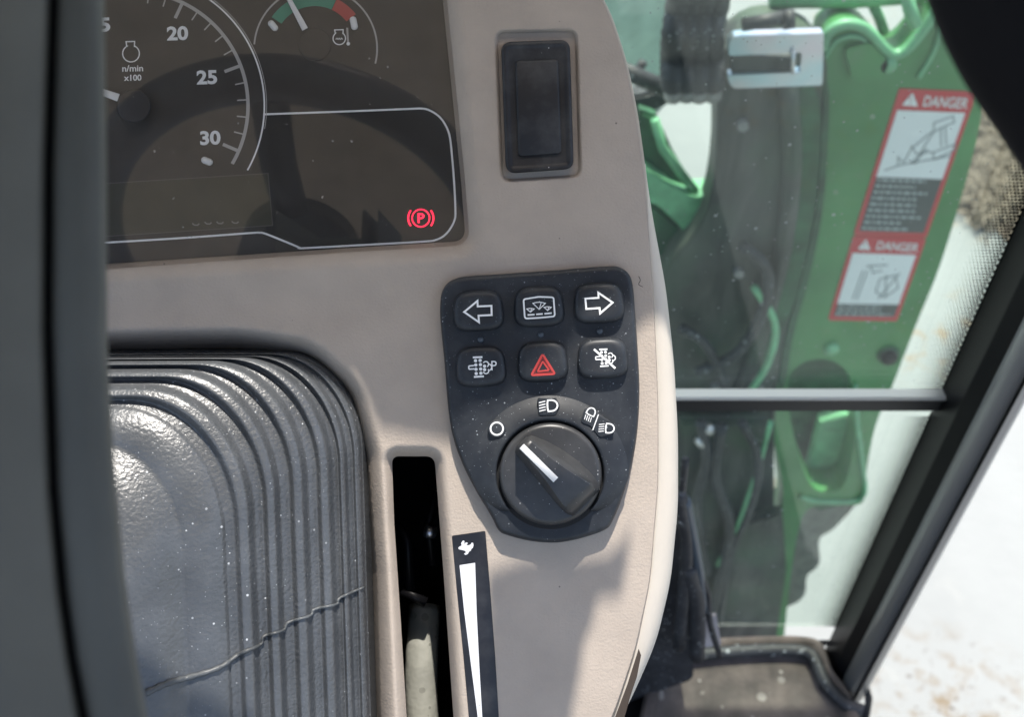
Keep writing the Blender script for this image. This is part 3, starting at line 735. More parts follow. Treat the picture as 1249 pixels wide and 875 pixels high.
# rotary knob
ZK = ZT + 4.6
kb = disc('rotary_knob', 671.5, 578.5, 62.5, ZT - 1.5, ZK, 'knob', sp, 7, 96, 'rotary light knob turned to the upper left')
disc('knob_gap', 671.5, 578.5, 67.5, ZT - .1, ZT + .08, 'seam', sp, .2, 96)
def grip():
    P0 = Vector((637, 541)); P1 = Vector((709, 612)); d = (P1 - P0).normalized(); n = Vector((d.y, -d.x))  # n: up-right
    prof = [  # t, right base, right top, left top, left base, height of top (mm)
        (-.02, 8, 3.5, -3, -8, .30), (.0, 12, 7, -6, -11.5, .82), (.05, 15, 9, -8, -13.5, 1), (.2, 21, 10.5, -9.5, -15, 1), (.4, 26, 12, -11, -17, 1.0),
        (.6, 29, 15, -13.5, -19, .97), (.8, 30, 19, -17, -21, .9), (.93, 29, 21, -18.5, -21.5, .8), (1.0, 27, 20, -17.5, -20.5, .62), (1.06, 23, 14, -13, -17, .05)]
    V = []; Fc = []
    ts = np.linspace(-.02, 1.06, 40); pr = np.array(prof)
    for t in ts:
        rb, rt, lt, lb, h = [np.interp(t, pr[:, 0], pr[:, k]) * (1.10 if k < 5 else 1) for k in range(1, 6)]
        c = P0 + (P1 - P0) * t; zt = ZK - .6 + 11 * h
        zb = ZK - .5
        row = [(rb + 1, zb), (rb, zb + .6), (rt + (rb - rt) * .45, zb + (zt - zb) * .55), (rt + .8, zt - .7), (rt - 1.5, zt), (0, zt + .25), (lt + 1.5, zt), (lt - .6, zt - .7), (lb, zb + .6), (lb - 1, zb)]
        for o_, z in row: q = c + n * o_; V.append(L(q.x, q.y, z))
    m = 10
    for i in range(len(ts) - 1):
        for j in range(m - 1): Fc.append((i * m + j, (i + 1) * m + j, (i + 1) * m + j + 1, i * m + j + 1))
    Fc.append(tuple(range(m))); Fc.append(tuple(range((len(ts) - 1) * m, len(ts) * m)))
    o = recalc(mesh('grip', V, Fc, 'knob', kb, True)); autosm(o, 38)
    # white pointer
    a = P0 + (P1 - P0) * .02 - n * 3.2; b = P0 + (P1 - P0) * .60 - n * 3.2; zt = ZK - .6 + 11 + .3
    pts = [a + n * 3.9, a - n * 3.9, b - n * 4.1, b + n * 4.1]
    pillow('pointer_line', [(p.x, p.y) for p in pts], [(0, zt - 1.2), (0, zt + .1), (.4, zt + .2)], 'pointer', kb)
grip()

# ================================================================== RUBBER BOOT
boot = thing('lever_boot', 'ribbed dark grey rubber bellows boot filling the lower left opening', 'boot', L(250, 870, -20))
def build_boot():
    # groove contours from the rim (p=0) inwards; right x, top y, corner radius, z (mm)
    K = np.array([(-1.0, 452, 425, 90, -22), (0, 442, 431, 100, -6), (1, 424, 434, 105, 0), (2, 407, 436, 112, 5), (3, 376, 440, 118, 11), (4, 342, 450, 125, 17), (5, 311, 469, 130, 23), (6, 274, 497, 130, 29), (7, 222, 540, 110, 34), (8, 130, 650, 80, 50), (9, 40, 760, 40, 58)])
    nP = 220; nS = 210; V = np.zeros((nP, nS, 3)); ps = np.linspace(-1, 9, nP)
    for i, p in enumerate(ps):
        xr, yt, rc, z = [np.interp(p, K[:, 0], K[:, k]) for k in range(1, 5)]
        fr_ = p - math.floor(p)
        if p < 0: dz = 0
        elif p <= 6.0:
            # tread rises quickly from each groove, bulges, then drops into the next groove
            sm_ = lambda a, b, v: (lambda q: q * q * (3 - 2 * q))(min(1, max(0, (v - a) / (b - a)))); dz = 3.9 * (sm_(0, .26, fr_) - sm_(.48, .70, fr_)) + .5 * math.sin(math.pi * min(1, fr_ / .7)) - 1.0 
            dz *= min(1, .6 + .4 * p / 3)
        elif p <= 7: dz = 1.8 * math.sin(math.pi * (p - 6)) ** .8
        else: dz = 1.5 * math.exp(-((p - 7.35) / .25) ** 2) 
        # path: left (-90, yt) -> corner -> down to (xr, 945)
        x0 = -90.0; lenT = (xr - rc) - x0; lenA = rc * math.pi / 2 * 1.0; lenR = 945 - (yt + rc)
        lenT = max(lenT, 5); lenR = max(lenR, 5)
        for j in range(nS):
            s = j / (nS - 1)
            if s < .3: t = s / .3; x = x0 + lenT * t; y = yt + 4 * (1 - t) ** 2 * (1 if p < 5 else 0)
            elif s < .6:
                a = (s - .3) / .3 * math.pi / 2; e = 1.15
                x = x0 + lenT + rc * math.sin(a); y = yt + rc * (1 - math.cos(a)) * 1.25
            else:
                t = (s - .6) / .4; x = x0 + lenT + rc + (12 * t if p > -2 else 0); y = yt + rc * 1.25 + (945 - yt - rc * 1.25) * t
            zz = z + dz
            q = L(x, y, zz); V[i, j] = q
    idx = np.arange(nP * nS).reshape(nP, nS)
    a, b, c, d = idx[:-1, :-1], idx[:-1, 1:], idx[1:, 1:], idx[1:, :-1]
    Fq = np.stack([a.ravel(), d.ravel(), c.ravel(), b.ravel()], -1)
    o = mesh('bellows', V.reshape(-1, 3), Fq, 'boot', boot, True)
    return o, V.reshape(-1, 3), Fq
bo, bV, bF = build_boot()
bv = BVHTree.FromPolygons([Vector(v) for v in bV], [tuple(int(k) for k in f) for f in bF])
def onboot(px, py, lift=.0003):
    o_ = Vector((0, 0, D)); d = (L(px, py, 0) - o_).normalized(); h = bv.ray_cast(o_, d)
    return (h[0] - d * lift) if h[0] else L(px, py, 20)
path = catmull([(178, 846), (205, 834), (235, 826), (268, 815), (292, 799), (318, 787), (322, 777), (345, 770), (352, 760), (378, 752), (384, 744), (410, 738), (415, 730), (444, 717)], seg=8)
tube('mould_line', [onboot(p.x, p.y) for p in path], .0006, grained('dusty_mould_line', (.085, .093, .10, 1), .45, 500, .6, .0004, mott=.4), boot, 8, 'raised diagonal moulding line across the ribs', rad=[(.0013 - .0007 * min(1, i / 45)) * (1 + .12 * math.sin(i * 1.7)) for i in range(len(path))])

# ================================================================== STEERING COLUMN COVER + WHEEL
colc = thing('steering_column', 'blurred dark grey steering column cover with a long seam at the left edge', 'steering column', L(60, 875, 225))
def shroud(name, xl, xr, zl, zc, mat, label):
    ys = np.arange(-120, 1010, 10.0); V = []; Fc = []; prof = [(0, -40), (0, -4), (.03, -1.2), (.1, 0), (.5, 1.5), (.85, .2), (.95, -2.5), (.99, -7), (1, -14), (1, -40)]
    prof = [(0, 0, -30), (0, 0, -2.5), (0, 2, -1.0), (0, 6, 0), (.5, 0, .6), (1, -9, 0), (1, -3.5, -1.2), (1, -.8, -3.5), (1, 0, -8), (1, 0, -30)]
    for y in ys:
        a, b = xl(y), xr(y)
        for s, o_, dz in prof: V.append(L(a + (b - a) * s + o_, y, zc + dz))
    m = len(prof)
    for i in range(len(ys) - 1):
        for j in range(m - 1): Fc.append((i * m + j, (i + 1) * m + j, (i + 1) * m + j + 1, i * m + j + 1))
    return mesh(name, V, Fc, mat, colc, True, label)
seamx = lambda y: float(np.interp(y, [-120, 0, 200, 400, 600, 720, 800, 875, 1010], [70, 66, 60, 59, 66, 77, 88, 102, 130]))
edgex = lambda y: float(np.interp(y, [-120, 0, 200, 420, 560, 700, 800, 875, 1010], [126, 127, 130, 131, 139, 152, 166, 180, 210]))
shroud('cover_half', lambda y: -260, lambda y: seamx(y) - 5, 0, 231, 'shroud_a', 'left half of the cover')
shroud('cover_half', lambda y: seamx(y) + 5, edgex, -1, 230, 'shroud_b', 'right half of the cover')
V = []; Fc = []
for i, y in enumerate(np.arange(-120, 1010, 10.0)): V += [L(seamx(y) - 12, y, 224), L(seamx(y) + 14, y, 224)]
for i in range(len(V) // 2 - 1): Fc.append((2 * i, 2 * i + 1, 2 * i + 3, 2 * i + 2))
mesh('seam_gap', V, Fc, 'seam', colc)

wc = Vector((-.165, .082, .356)); e1 = Vector((1, 0, 0)); e2 = Vector((0, C45, -C45)); e3 = e1.cross(e2)
ring = [wc + (e1 * math.cos(t) + e2 * math.sin(t)) * .150 for t in np.linspace(0, 2 * math.pi, 73)]
wm = plain('wheel_rim_black', (.02, .024, .03, 1), .35)
wheel = tube('steering_wheel', ring, .0165, wm, colc, 16, caps=False)
for t in (math.radians(-20), math.radians(200), math.radians(90)):
    dv = e1 * math.cos(t) + e2 * math.sin(t); tube('spoke', [wc + dv * .03, wc + dv * .09 - e3 * .01, wc + dv * .14], .013, wm, wheel, 12)
tube('hub', [wc - e3 * .02, wc + e3 * .012], .045, wm, wheel, 32)
gh = thing('grab_handle', 'out-of-focus black padded grab handle cutting the top right corner', 'handle', L(1300, 60, 215))
gp = [L(1160, -330, 215), L(1215, -150, 215), L(1268, 0, 215), L(1330, 100, 215), L(1392, 190, 215), L(1470, 290, 215)]
tube('padded_grip', catmull(gp, seg=6), .0175, grained('padded_black', (.004, .004, .006, 1), .8, 200, .3, .001, spec=.2), gh, 28)

# ================================================================== WINDOW, PILLAR
YW = .50
win = thing('front_window', 'dusty front window between the dash and the black pillar, halved by a metal bar', 'window', (.2, YW, FZ), dash=False)
def pane(name, z0, z1):
    return boxw(name, (-.7, YW, z0), (.335, YW + .004, z1), 'pane', win, bev=0)
zb = onY(950, 495, YW).z
pane('window_pane', zb + .006, RZ - .02); pane('window_pane', FZ + .01, zb - .004)
za = onY(950, 482, YW - .014).z
boxw('sash_bar', (-.7, YW - .009, onY(950, 507.5, YW - .012).z), (.33, YW - .0015, onY(950, 491, YW - .012).z), plain('sash_black', (.02, .02, .02, 1), .45), win, .002, 'black lower half of the cross bar')
zt_ = onY(950, 491, YW - .012).z
boxw('sash_channel', (-.7, YW - .0115, zt_ + .0005), (.332, YW - .0012, zt_ + .004), plain('dull_aluminium', (.50, .50, .48, 1), .45, metal=.2), win, .001, 'bright aluminium top of the cross bar')
# black printed border and halftone dots at the pillar side of the glass
def edgeX(py):  # inner glass edge seen at pixel
    return 0
bx = onY(1137, 500, YW - .001).x
def printband():
    m = bx
    V = [(m, YW - .0006, FZ + .01), (m + .04, YW - .0006, FZ + .01), (m + .04, YW - .0006, zb - .006), (m, YW - .0006, zb - .006)]
    mesh('black_border', V, [(0, 1, 2, 3)], 'void', win)
    V = [(m, YW - .0006, zb + .008), (m + .04, YW - .0006, zb + .008), (m + .04, YW - .0006, RZ - .03), (m, YW - .0006, RZ - .03)]
    mesh('black_border', V, [(0, 1, 2, 3)], 'void', win)
    V = []; Fc = []; pitch = .0025
    rows = int((RZ - .03 - FZ) / pitch)
    for r in range(rows):
        z = FZ + .012 + r * pitch
        if abs(z - zb) < .012: continue
        for k in range(9):
            x = m - .0006 - k * pitch * .95 - (pitch / 2 if r % 2 else 0); rr = .00128 * (1 - k / 10.5)
            b0 = len(V)
            for q in range(8): a = 2 * math.pi * q / 8; V.append((x + rr * math.cos(a), YW - .0006, z + rr * math.sin(a)))
            Fc.append(tuple(range(b0, b0 + 8)))
    o = mesh('border_dots', V, Fc, 'void', win); o['kind'] = 'stuff'
printband()
pil = thing('window_pillar', 'glossy black cab pillar slanting from the right edge down to the floor', 'pillar', (.33, .47, FZ), dash=False)
def pillar():
    # cross-section in plan
    def at(px, Y): r = ray(px, 505); t = Y / r.y; return r.x * t
    xa = bx; xb = onY(1214, 505, .452).x
    sec = arcpoly([(xa - .000, .4985), (xa + .000, .470), (xa + .014, .438), (xb - .006, .432), (xb + .004, .446), (xb, .498)], [.002, .006, .012, .014, .008, .002], 6)
    V = []; Fc = []; zs = [FZ - .03, FZ + .2, FZ + .6, RZ]
    for z in zs:
        for x, y in sec: V.append((x, y, z))
    n = len(sec)
    for i in range(len(zs) - 1):
        for k in range(n): Fc.append((i * n + k, i * n + (k + 1) % n, (i + 1) * n + (k + 1) % n, (i + 1) * n + k))
    autosm(recalc(mesh('post', V, Fc, 'satin', pil)), 40)
    xs = xb + .001
    for nm, dx, r, m_, lb in (('seal_highlight', 0, .0120, 'seal', 'grey edge seal on the outer side, widened and paled for the pillar highlight'), ('highlight_bead', .0125, .0022, 'print', None)):
        tube(nm, [(xs + dx, .452, FZ - .03), (xs + dx, .452, RZ)], r, m_, pil, 16, lb)  # pale seal and white bead carry the pillar's highlight as colour
    # foot moulding
    foot = arcpoly([(xa - .016, .502), (xa - .018, .450), (xa + .004, .420), (xb + .006, .415), (xb + .016, .44), (xb + .014, .502)], .012, 5); V = []; Fc = []
    for s, z in ((0, FZ - .03), (0, FZ - .020), (.003, FZ - .016), (.010, FZ - .014)):
        cx = sum(p[0] for p in foot) / len(foot); cy = sum(p[1] for p in foot) / len(foot)
        for x, y in foot: l = math.hypot(x - cx, y - cy); V.append((x - (x - cx) / l * s, y - (y - cy) / l * s, z))
    n = len(foot)
    for i in range(3):
        for k in range(n): Fc.append((i * n + k, i * n + (k + 1) % n, (i + 1) * n + (k + 1) % n, (i + 1) * n + k))
    autosm(recalc(mesh('foot_moulding', V, Fc, 'satin', pil)), 40)
pillar()
# mat on the sill
mat_ = thing('floor_mat', 'dusty brown rubber mat with raised rim at the foot of the pillar', 'mat', onZ(900, 850, FZ - .03), dash=False)
mo = [onZ(x, y, FZ - .03) for x, y in catmull([(815, 802), (850, 792), (920, 788), (975, 788), (998, 797), (1012, 830), (1035, 862), (1040, 905), (1000, 960), (800, 960), (780, 880)], True, 5)]
def matmesh():
    P = [(p.x, p.y) for p in mo]; nn = normals2(P); V = []; Fc = []; n = len(P)
    for ins, z in ((0, 0), (0, .018), (.003, .022), (.009, .021), (.013, .012), (.016, .008)):
        for (x, y), (a, b) in zip(P, nn): V.append((x + a * ins, y + b * ins, FZ - .03 + z))
    for r in range(5):
        for i in range(n): j = (i + 1) % n; Fc.append((r * n + i, r * n + j, (r + 1) * n + j, (r + 1) * n + i))
    Fc.append(tuple(range(5 * n, 6 * n)))
    return autosm(recalc(mesh('mat_sheet', V, Fc, 'mat', mat_, True)), 60)
matmesh()
tube('mat_rim', [onZ(x, y, FZ - .012) + Vector((0, 0, 0)) for x, y in catmull([(812, 812), (850, 800), (920, 794), (972, 794), (992, 802), (1006, 832), (1030, 858), (1052, 868)], seg=6)], .0065, 'hose', mat_, 12)

# ================================================================== OUTSIDE: boom of the machine
YB = 1.0
boom = thing('boom_bracket', 'tall green painted boom casting with red danger decals outside the window', 'boom', onY(940, 790, YB) * 1, dash=False)
go = catmull([(1003, 120), (1003, 60), (1010, 40), (1030, 30), (1055, 34), (1080, 60), (1092, 66), (1108, 58), (1130, 30), (1150, 0), (1170, -40), (1215, -50), (1222, 0), (1203, 110), (1184, 200), (1148, 320), (1116, 400), (1089, 470), (1068, 520), (1057, 575), (1053, 612), (1030, 617), (985, 622), (968, 680), (955, 790), (948, 840), (925, 840), (934, 740), (948, 650), (955, 600), (945, 540), (945, 480), (952, 420), (975, 340), (990, 220)], True, 4)
go = [(p.x, p.y) for p in go]
hole_ = [(x, y) for x, y in arc(1000, 478, 42, 0, 352, 44, 42)]
hole2 = [(p.x, p.y) for p in catmull([(960, 470), (975, 446), (1000, 438), (1025, 446), (1040, 470), (1045, 520), (1030, 590), (1003, 600), (985, 585), (968, 530)], True, 4)]
slabY('casting_plate', go, YB, .05, 'green', boom, hole=hole2)
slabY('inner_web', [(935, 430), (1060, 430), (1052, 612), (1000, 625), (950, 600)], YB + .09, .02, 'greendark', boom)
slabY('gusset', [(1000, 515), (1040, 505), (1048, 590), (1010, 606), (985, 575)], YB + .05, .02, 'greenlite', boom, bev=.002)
tube('rim_flange', [onY(x, y, YB - .003) for x, y in catmull([(1043, 470), (1046, 520), (1052, 570), (1051, 608), (1000, 612), (975, 606)], seg=5)], .004, 'greenlite', boom, 8)
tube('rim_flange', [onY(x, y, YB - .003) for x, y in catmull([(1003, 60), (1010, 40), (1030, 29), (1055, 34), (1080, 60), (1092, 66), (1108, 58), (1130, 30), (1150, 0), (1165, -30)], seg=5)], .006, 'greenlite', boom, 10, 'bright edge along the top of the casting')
disc_c = onY(1083, 432, YB)
tube('bolt_head', [disc_c + Vector((0, -.002, 0)), disc_c + Vector((0, -.012, 0))], .0115, 'satin', boom, 16)
tube('bolt_washer', [disc_c + Vector((0, .001, 0)), disc_c + Vector((0, -.004, 0))], .016, 'greendark', boom, 20)
dc = onY(1082, 76, YB); tube('plug', [dc + Vector((0, .001, 0)), dc + Vector((0, -.008, 0))], .009, 'greenlite', boom, 16)
dc = onY(1014, 424, YB); tube('plug', [dc + Vector((0, .001, 0)), dc + Vector((0, -.006, 0))], .010, 'greenlite', boom, 16)
def wy(d):   # map for decal prints: z mm in front of the plate
    return lambda q, z: onY(q[0], q[1], YB - d - z / 1000.0)
def quadpt(Q, u, v):   # Q: tl,tr,br,bl
    a = Vector(Q[0]).lerp(Vector(Q[1]), u); b = Vector(Q[3]).lerp(Vector(Q[2]), u); return a.lerp(b, v)
decw = plain('decal_white', (.80, .82, .82, 1), .5); decr = plain('decal_red', (.55, .04, .05, 1), .5); decg = plain('decal_grey', (.07, .08, .08, 1), .5); decl = plain('decal_line_grey', (.20, .23, .24, 1), .6)
def decal(Q, head, pic, lines, drawing, label):
    red = slabY('warning_decal', arcpoly([Q[0], Q[1], Q[2], Q[3]], 3, 3), YB - .0012, .0012, decr, boom, bev=0, label=label)
    f = wy(.0015)
    def uv(u, v): return quadpt(Q, u, v)
    def poly(nm, pts, z, m_): return fillpoly(nm, [tuple(uv(*p)) for p in pts], z, m_, red, xf=f)
    poly('picture_field', [(.06, head), (.94, head), (.94, pic), (.06, pic)], .2, decw)
    poly('text_field', [(.06, pic), (.94, pic), (.94, lines[1]), (.06, lines[1])], .2, decg)
    # header: triangle and word
    c = uv(.19, head * .52); hh = (uv(.2, head) - uv(.2, 0)).length * .34
    tri_ = [(c.x + .25 * hh, c.y - hh), (c.x + hh * .95, c.y + hh * .8), (c.x - hh * 1.15, c.y + hh * .65)]
    fillpoly('warning_triangle', tri_, .5, decw, red, xf=f)
    text('warning_triangle', '!', c.x + .1, c.y + .1, hh * 1.1, .8, decr, red, xf=f, wid=1.3)
    c = uv(.635, head * .54); wdt = (uv(.93, .05) - uv(.36, .05)).length
    text('danger_word', 'DANGER', c.x, c.y, hh * 1.45, .5, decw, red, wid=wdt, rot=-3.5, bold=.012, italic=.30, xf=f)
    # illegible fine print: broken grey strokes
    rs = random.Random(int(Q[0][0])); segs = []; n = lines[0]
    for i in range(n):
        v = pic + (lines[1] - pic) * (i + .5) / n; u = .09; end = rs.uniform(.55, .9)
        while u < end:
            l = rs.uniform(.03, .1); segs.append([tuple(uv(u, v)), tuple(uv(min(u + l, end), v))]); u += l + .025
    ribbon('fine_print', segs, (lines[1] - pic) * (Vector(Q[3]) - Vector(Q[0])).length / n * .42, .5, decl2, red, xf=f)
    for pl in drawing: ribbon('machine_drawing', [tuple(uv(*p)) for p in pl], 1.5, .5, decl, red, xf=f)
    return red
decl2 = plain('decal_pale_line', (.38, .42, .42, 1), .6)
Q1 = [(1097, 108), (1192, 112), (1130, 290), (1041, 287)]
Q2 = [(1041, 288), (1130, 291), (1094, 392), (1010, 391)]
dr1 = [[(.58, .22), (.80, .17), (.84, .21), (.62, .28), (.58, .22)], [(.60, .28), (.40, .40), (.36, .50)], [(.62, .28), (.56, .38), (.52, .50), (.44, .50)], [(.70, .26), (.78, .38)], [(.75, .25), (.84, .37)],
       [(.70, .42), (.95, .36), (.97, .40), (.74, .47), (.70, .42)], [(.14, .555), (.30, .52), (.44, .50), (.60, .42), (.70, .42)], [(.38, .38), (.50, .44), (.62, .40)], [(.30, .52), (.26, .46), (.36, .50)], [(.45, .50), (.95, .44)]]
decal(Q1, .145, .60, (9, .97), dr1, 'upper red danger decal with line drawing of a digger arm')
dr2 = [[(.30, .35), (.60, .33)], [(.28, .40), (.26, .75)], [(.34, .40), (.32, .75)], [(.55, .5), (.75, .45), (.85, .6), (.7, .72), (.55, .65), (.55, .5)], [(.62, .45), (.72, .72)], [(.8, .42), (.62, .74)], [(.35, .34), (.42, .42), (.55, .4)]]
decal(Q2, .20, .80, (3, .95), dr2, 'lower red danger decal with grey drawing of a fan')

guard = thing('boom_guard', 'curved dark grey hose guard standing left of the green boom casting', 'guard', onY(880, 790, .97), dash=False)
gg = catmull([(886, 60), (940, 30), (1005, 60), (1003, 170), (992, 280), (975, 350), (955, 420), (945, 520), (944, 640), (935, 740), (925, 850), (760, 850), (770, 600), (790, 470), (798, 400), (806, 350), (822, 315), (848, 285), (866, 245), (874, 190), (876, 120)], True, 4)
slabY('guard_plate', [(p.x, p.y) for p in gg], .99, .05, 'greyguard', guard, bev=.01)
for x_, y_ in ((905, 150), (900, 330), (948, 330), (872, 470), (925, 470)):
    b_ = onY(x_, y_, .99); tube('guard_bolt', [b_, b_ + Vector((0, -.009, 0))], .007, 'seal', guard, 6, smooth=False)
tube('guard_rib', [onY(x, y, .985) for x, y in catmull([(962, 105), (966, 200), (955, 300), (930, 400), (905, 480)], seg=6)], .012, 'greyguard', guard, 12)
tube('guard_rib', [onY(x, y, .985) for x, y in catmull([(925, 515), (905, 600), (880, 700), (845, 770)], seg=6)], .006, 'greendark', guard, 10)
slabY('guard_strip', [(p.x, p.y) for p in catmull([(968, 120), (1000, 120), (996, 240), (975, 350), (945, 430), (915, 500), (905, 490), (935, 400), (958, 300)], True, 3)], .98, .008, 'greendark', guard, bev=.002)
slabY('lower_shield', [(830, 516), (940, 516), (925, 620), (900, 700), (865, 770), (835, 780)], .95, .02, 'greyguard', guard, bev=.005)
slabY('lower_shield', [(905, 640), (955, 625), (960, 700), (945, 800), (850, 800), (870, 740)], .93, .02, 'greyguard', guard, bev=.006)
slabY('edge_stiffener', [(p.x, p.y) for p in catmull([(1003, 115), (1012, 115), (1006, 240), (990, 330), (968, 410), (958, 470), (950, 470), (958, 410), (980, 325), (996, 238)], True, 3)], YB - .012, .011, 'greendark', boom, bev=.002)
slabY('boss_plate', arcpoly([(1030, 60), (1062, 52), (1085, 76), (1075, 98), (1040, 98)], 8, 4), YB - .008, .009, 'green', boom, bev=.002)
for p_, r_ in (([(1005, 70), (1022, 48), (1050, 46), (1075, 72)], .003), ([(1150, 20), (1140, 60), (1120, 95)], .003)):
    tube('weld_bead', [onY(x, y, YB - .002) for x, y in catmull(p_, seg=6)], r_, 'greenlite', boom, 8)
for p_, r_, m_ in (([(880, 520), (872, 580), (890, 640), (880, 700), (860, 780)], .009, 'hose'), ([(905, 515), (925, 560), (915, 620), (890, 680), (878, 760)], .007, 'hose'), ([(940, 515), (925, 570), (900, 640), (875, 690)], .0035, 'greenlite'), ([(855, 515), (862, 560), (850, 620), (862, 700)], .008, 'hose')):
    tube('clipped_hose', [onY(x, y, .925) for x, y in catmull(p_, seg=7)], r_, m_, guard, 12)
for x_, y_ in ((862, 520), (852, 536)):
    b_ = onY(x_, y_, .93); tube('hose_fitting', [b_, b_ + Vector((.004, -.012, .003))], .007, 'chrome', guard, 8)
for p_, r_, m_ in (([(905, 300), (935, 330), (930, 380), (900, 430), (850, 455)], .008, 'hose'), ([(920, 350), (945, 395), (938, 440), (915, 478)], .005, 'greenlite'), ([(830, 400), (860, 420), (880, 460), (885, 480)], .007, 'hose')):
    tube('clipped_hose', [onY(x, y, .965) for x, y in catmull(p_, seg=7)], r_, m_, guard, 12)
tail = thing('bucket_tooth_edge', 'grey jagged steel edge showing beyond the green boom foot', 'steel edge', onY(985, 720, 1.1), dash=False)
slabY('toothed_plate', [(p.x, p.y) for p in catmull([(930, 610), (1005, 600), (1045, 612), (1020, 645), (1000, 660), (1000, 690), (985, 705), (982, 728), (965, 740), (930, 745)], True, 4)], 1.10, .03, grained('dusty_grey_steel', (.17, .165, .14, 1), .7, 60, .4, .002, mott=.3), tail, bev=.004)

# hoses above left
hz_ = [(823, 26, .013), (839, 30, .012), (855, 28, .013), (872, 24, .012)]
labs = ['dusty black hose, leftmost of the four hanging above the white gap', 'dusty black hose, second from the left of the four at the top', 'dusty black hose, third from the left of the four at the top', 'dusty black hose, rightmost of the four, beside the grey guard']
for (x, dx, r), lb in zip(hz_, labs):
    h_ = thing('hydraulic_hose', lb, 'hose', onY(x, 110, .97), 'hydraulic hoses hanging outside the window', dash=False)
    pts = catmull([(x + 14, -80), (x + 8, -20), (x + random.uniform(-3, 3), 40), (x + random.uniform(-4, 2), 80), (x - 2, 104)], seg=12)
    P = [onY(p.x, p.y, .95 + .01 * math.sin(p.y / 9.)) for p in pts]
    tube('hose_sleeve', P, r, 'hose', h_, 14, rad=[r * (1 + .06 * math.sin(i * 1.9)) for i in range(len(P))])
    tube('hose_end', [P[-1], P[-1] + (P[-1] - P[-3]).normalized() * .018], r * .8, 'seal', h_, 12)
# silver bracket
br = thing('latch_bracket', 'iridescent silver forked bracket mounted across the top of the grey guard', 'bracket', onY(950, 108, .93), dash=False)
bo_ = arcpoly([(889, 44), (1005, 40), (1003, 104), (892, 108), (887, 92), (976, 88), (978, 64), (889, 68)], [12, 2, 4, 12, 3, 2, 2, 4], 5)
slabY('forked_plate', bo_, .93, .012, 'iri', br, bev=.003)
slabY('latch_tongue', arcpoly([(893, 66), (955, 70), (966, 70), (966, 86), (955, 86), (893, 90)], 2, 3), .936, .01, 'greyguard', br, bev=.002)
tube('latch_pin', [onY(968, 62, .926), onY(967, 90, .926)], .002, 'chrome', br, 10)
tube('cross_rod', [onY(905, 30, .93), onY(960, 20, .93)], .007, 'hose', br, 12)
tube('rod_boss', [onY(955, 24, .93), onY(968, 22, .93)], .010, 'hose', br, 12)

rail = thing('green_top_rail', 'pale green tube rail running along the top edge of the view', 'rail', onY(1040, 0, 1.02), dash=False)
tube('rail_tube', [onY(940, -4, 1.04), onY(1040, -4, 1.04), onY(1125, -10, 1.04)], .012, 'greenlite', rail, 14)
tube('rail_post', [onY(1062, 0, 1.05), onY(1072, 20, 1.05), onY(1080, 44, 1.05)], .006, 'greenlite', rail, 10)
tube('rail_post', [onY(1105, -10, .985), onY(1110, 12, .985), onY(1117, 30, .985)], .007, 'greenlite', rail, 10)
lev = thing('green_side_arm', 'light green steel arm slanting behind the dash edge toward the grey guard', 'arm', onY(800, 240, 1.02), dash=False)
slabY('arm_bar', [(p.x, p.y) for p in catmull([(770, 190), (790, 208), (820, 228), (850, 240), (872, 240), (866, 262), (845, 290), (825, 272), (800, 250), (770, 240)], True, 4)], 1.02, .04, 'greenlite', lev, bev=.008)
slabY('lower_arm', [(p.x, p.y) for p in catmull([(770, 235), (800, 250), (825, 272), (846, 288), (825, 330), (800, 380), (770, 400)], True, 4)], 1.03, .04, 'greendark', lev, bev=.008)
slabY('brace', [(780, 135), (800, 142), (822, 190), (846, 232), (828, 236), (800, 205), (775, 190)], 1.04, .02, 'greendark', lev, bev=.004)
tube('brace_edge', [onY(799, 146, 1.03), onY(808, 180, 1.03), onY(848, 234, 1.03)], .006, 'greenlite', lev, 8)
fr_ = thing('machine_frame', 'dark frame end with slanting bars behind the top of the dash', 'frame', onY(790, 140, 1.1), dash=False)
tube('frame_bar', [onY(745, 80, 1.1), onY(775, 92, 1.1), onY(812, 108, 1.1)], .011, 'hose', fr_, 12)
tube('frame_bar', [onY(772, 95, 1.12), onY(785, 75, 1.12)], .006, 'hose', fr_, 10)
slabY('frame_plate', [(755, 122), (815, 108), (815, 128), (790, 140), (755, 148)], 1.12, .03, 'hose', fr_, bev=.004)
slabY('frame_panel', [(700, -60), (826, -60), (822, 96), (800, 106), (760, 84), (700, 84)], 1.6, .03, grained('pale_green_panel', (.42, .55, .46, 1), .6, 40, .2, .002, mott=.15), fr_, bev=.004, label='pale green panel')
slabY('frame_panel', [(740, 112), (812, 128), (800, 142), (740, 148)], 1.5, .03, grained('pale_grey_panel', (.38, .42, .38, 1), .6, 40, .2, .002, mott=.2), fr_, bev=.004)
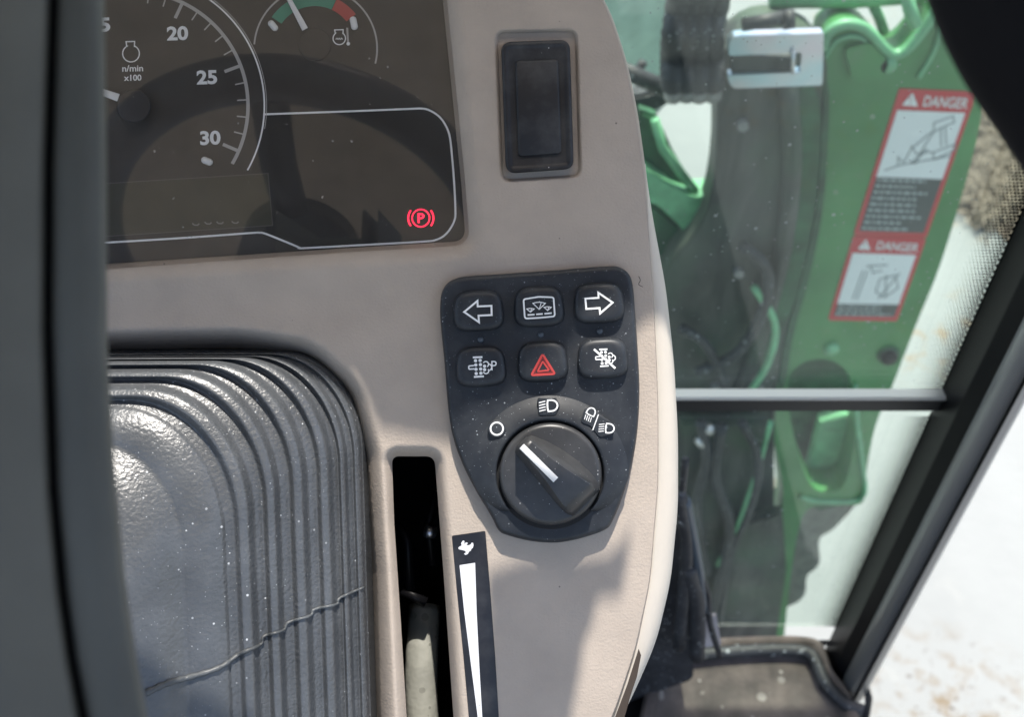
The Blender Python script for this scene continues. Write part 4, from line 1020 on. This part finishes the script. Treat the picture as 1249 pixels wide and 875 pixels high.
# cables low by the dash
cb = thing('wiring_cables', 'black cables and a pale tag hanging low beside the right dash edge', 'cable', onY(850, 790, .7), dash=False)
for pts, r, m_ in (([(836, 560), (832, 620), (845, 680), (862, 720), (866, 760), (878, 800)], .003, 'hose'), ([(828, 600), (838, 660), (835, 720), (828, 790)], .006, 'hose'), ([(840, 690), (850, 735), (850, 800)], .008, 'hose'), ([(836, 610), (846, 660), (853, 700), (858, 745)], .0045, 'led')):
    tube('cable', [onY(x, y, .42) for x, y in catmull(pts, seg=6)], r * .9, m_, cb, 10)
slabY('cable_tag', [(850, 757), (874, 752), (880, 788), (852, 792)], .44, .004, plain('pale_tag', (.5, .46, .46, 1), .5), cb, bev=.001)
slabY('cable_duct', arcpoly([(770, 600), (826, 640), (842, 720), (846, 830), (700, 880)], 10, 4), .44, .05, 'hose', cb, bev=.004)

# dry grass bank beyond, top right
def grass():
    V = []; Fc = []
    for i in range(9000):
        px = random.uniform(1140, 1290); py = random.uniform(60, 330)
        if py > 250 + 60 * math.sin(px / 17.) * .3 + random.uniform(-12, 22): continue
        p = onZ(px, py, 0); a = random.uniform(0, 6.28); h = random.uniform(.02, .07); l = random.uniform(.02, .12); wd = .003
        d = Vector((math.cos(a), math.sin(a), 0)); n = Vector((-d.y, d.x, 0)); b0 = len(V)
        V += [p - n * wd, p + n * wd, p + d * l * .5 + Vector((0, 0, h)) + n * wd, p + d * l * .5 + Vector((0, 0, h)) - n * wd, p + d * l + Vector((0, 0, h * .7))]
        Fc += [(b0, b0 + 1, b0 + 2, b0 + 3), (b0 + 3, b0 + 2, b0 + 4)]
    o = mesh('dry_grass', V, Fc, 'straw', None); o['kind'] = 'stuff'; o['label'] = 'brown dry grass litter on the pale ground beyond the pillar'
    o['category'] = 'grass'
grass()
soil = [onZ(x, y, .004) for x, y in catmull([(1120, 20), (1300, 20), (1320, 260), (1262, 290), (1235, 300), (1200, 262), (1180, 248), (1150, 200)], True, 4)]
s_ = mesh('soil_patch', soil, [tuple(range(len(soil)))], grained('brown_soil', (.13, .105, .08, 1), .95, 15, .6, .02, mott=.5), None); s_['kind'] = 'structure'

for o in bpy.data.objects:
    if 'org' in o: del o['org']
